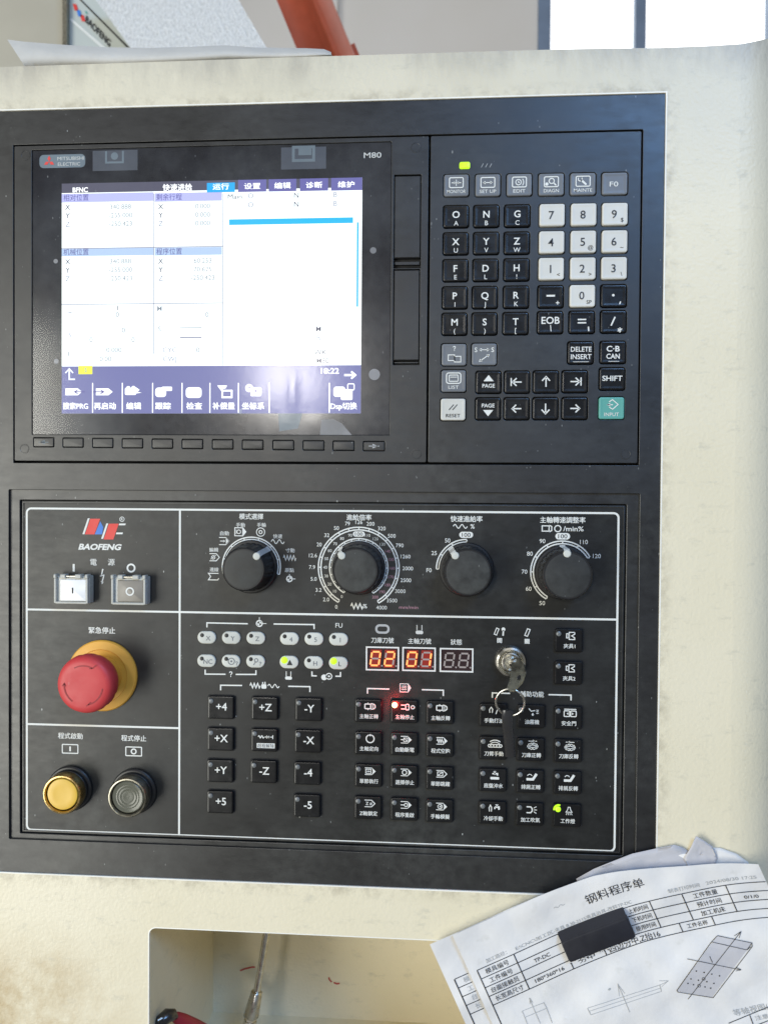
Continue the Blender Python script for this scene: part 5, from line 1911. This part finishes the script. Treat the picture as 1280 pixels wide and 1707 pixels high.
pc = flat_sheet('tissue_sheet', 'paper_grey', [(960, 1466, 0), (990, 1449, .4), (1020, 1437, .8), (1053, 1424, 1), (1094, 1415, 1.4), (1124, 1409, 1.6), (1137, 1413, 1.2), (1148, 1420, .6), (1170, 1440, 0), (1180, 1500, 0), (1100, 1540, 0), (1000, 1540, 0)],
                'grey crumpled loose paper showing above the front program sheet', 1.4, wob=2.0)
flat_sheet('', 'paper_grey', [(1140, 1432, .4), (1152, 1412, 1.6), (1160, 1394.5, 2.4), (1172, 1401, 2), (1187, 1411, 1.2), (1196, 1432, .3), (1190, 1452, 0), (1150, 1456, 0)], '', 2.4, 'folded_corner', pc)
flat_sheet('backing_sheet', 'paper_white', [(1130, 1424, .2), (1170, 1413, .6), (1200, 1414, .8), (1228, 1424, .9), (1246, 1437, .6), (1256, 1452, .2), (1262, 1500, 0), (1130, 1520, 0)], 'white sheet edge behind the folded grey paper, at the far right', 1.0)

# magnet holding the sheets
mg = thing('magnet', 'black block magnet with metal filings holding the printed sheets', 'magnet', P3(1000, 1566, 4))
fc = [(934.5, 1573), (949.5, 1608), (1062, 1562.5), (1046, 1530)]
q = [PM(px, py, 10) for px, py in fc]
cxm, cym = sum(p[0] for p in q) / 4, sum(p[1] for p in q) / 4
e1 = Vector((q[3][0] - q[0][0], q[3][1] - q[0][1]))
e2 = Vector((q[0][0] - q[1][0], q[0][1] - q[1][1]))
ang = math.atan2(e1.y, e1.x)
mw, mh = e1.length, e2.length
MB().rr(mw, mh, 2.0, [(0, 3.2), (0, 9), (.5, 9.8), (1.4, 10.1)], rot=ang).build('block', 'magnet_black', mg, (cxm, cym, 0))
# sloping upper shoulder of the block
q2 = [PM(px, py, 8.5) for px, py in ((933, 1559), (1040, 1516), (1046, 1530), (934.5, 1573))]
mb = MB()
ct, st_ = math.cos(ang), math.sin(ang)
nx_, ny_ = -st_, ct
lps = []
for off, z_ in ((mh / 2 - .6, 3.2), (mh / 2 + 4.6, 3.2), (mh / 2 + 4.5, 5.0), (mh / 2 + .3, 9.6), (mh / 2 - .6, 9.8)):
    lps.append([(t * ct + off * nx_, t * st_ + off * ny_, z_) for t in (-mw / 2 + .4, mw / 2 - .4)])
ring_a = [l[0] for l in lps]
ring_b = [l[1] for l in lps]
mb.loops([ring_b, ring_a], True, True)
mb.build('shoulder', 'magnet_black', mg, (cxm, cym, 0))
for i in range(46):
    t = random.uniform(-mw / 2, mw / 2) if random.random() < .75 else random.gauss(mw * .2, 4)
    t = max(-mw / 2, min(mw / 2, t))
    off = -mh / 2 - abs(random.gauss(0, .5)) + .3
    a = random.uniform(0, 3.14)
    l = random.uniform(.2, .55)
    c_ = (cxm + t * ct + off * nx_, cym + t * st_ + off * ny_)
    z_ = random.uniform(8.5, 10.6)
    MB().tube([(-l * math.cos(a), -l * math.sin(a), 0), (l * math.cos(a), l * math.sin(a), random.uniform(-.2, .5))], random.uniform(.18, .36), 5).build('metal_filing', 'chip_pale' if random.random() < .7 else 'magnet_black', mg, (c_[0], c_[1], z_))

# paper lying on top of the cabinet, front edge bent
tpp = thing('loose_paper', 'greyish paper packet lying along the cabinet top at upper left', 'paper', P3(290, 100, -20))
up_ = [(12, 65), (40, 68.5), (110, 74), (180, 78), (250, 79), (320, 77), (375, 74.5), (420, 78), (470, 79), (510, 79.5), (540, 81), (552, 86)]
dn_ = [(44, 114), (60, 112), (120, 110), (190, 108), (255, 105), (325, 103), (378, 101), (424, 100), (472, 98), (512, 96), (540, 95), (552, 93)]
mb = MB()
rws = []
for k in range(7):
    t = k / 6
    hh = -22 + 14 * math.sin(math.pi * .5 * t) - 10 * t * t
    rws.append(mb.add([P3(u[0] + (d_[0] - u[0]) * t, u[1] + (d_[1] - u[1]) * t, hh + 2.5 * math.sin(i * 1.3 + t * 2)) for i, (u, d_) in enumerate(zip(up_, dn_))]))
for a, c_ in zip(rws, rws[1:]):
    for i in range(len(a) - 1):
        mb.f.append([a[i], c_[i], c_[i + 1], a[i + 1]])
mb.build('front_leaf', 'paper_warm', tpp, (0, 0, 0), 60)
mb = MB()
t0 = [P3(px, py + 1, -23) for px, py in up_]
mb.loops([t0, [(p[0] + 6, p[1] - 4, -130) for p in t0]], False, False, False)
mb.build('top_leaf', 'paper_white', tpp, (0, 0, 0), 60)

# ================================================================== TOOLS IN THE NICHE
tool = thing('air_nozzle', 'polished steel rod with socket end leaning inside the niche', 'tool', P3(415, 1800, -110))
p0, p1 = Vector(P3(447, 1540, -118)), Vector(P3(428, 1655, -112))
d_ = (p1 - p0).normalized()
MB().tube([p0 - d_ * 40, p1], 3.0, 20).build('rod', 'chrome', tool, (0, 0, 0), 60)
p2, p3 = p1 - d_ * 1, Vector(P3(418.5, 1695, -110))
MB().tube([p2, p2 + d_ * .6, p3 - d_ * .6, p3], [4.2, 4.8, 6.6, 6.4], 24).build('ferrule', 'nickel', tool, (0, 0, 0), 40)
MB().tube([p3, p3 + d_ * 3, p3 + d_ * 3.2, p3 + d_ * 130], [5.0, 5.0, 5.8, 5.8], 6).build('hex_shank', 'chrome', tool, (0, 0, 0), 20)
pl = thing('plier_handles', 'dark red and black grip lying in the niche corner', 'pliers', P3(290, 1900, -30))
g1_ = [(262, 1900, -26), (262, 1740, -26), (264, 1716, -24), (270, 1702, -24), (279, 1694, -27), (288, 1693, -30), (294, 1697, -32)]
MB().tube([P3(*p) for p in g1_], [5, 5, 5, 5, 5, 4.2, 1.8], 14).build('black_grip', 'strap_black', pl, (0, 0, 0), 60)
g2_ = [(287, 1694.5, -34), (294, 1697, -36), (306, 1703, -40), (325, 1712, -46), (360, 1730, -56), (390, 1800, -60)]
MB().tube([P3(*p) for p in g2_], [2.2, 4.0, 5, 5.2, 5.2, 5.2], 14).build('red_grip', 'handle_red', pl, (0, 0, 0), 60)
MB().tube([P3(263, 1702, -17), P3(271, 1697.5, -18.5)], [.9, .7], 8).build('metal_glint', 'chrome', pl, (0, 0, 0))
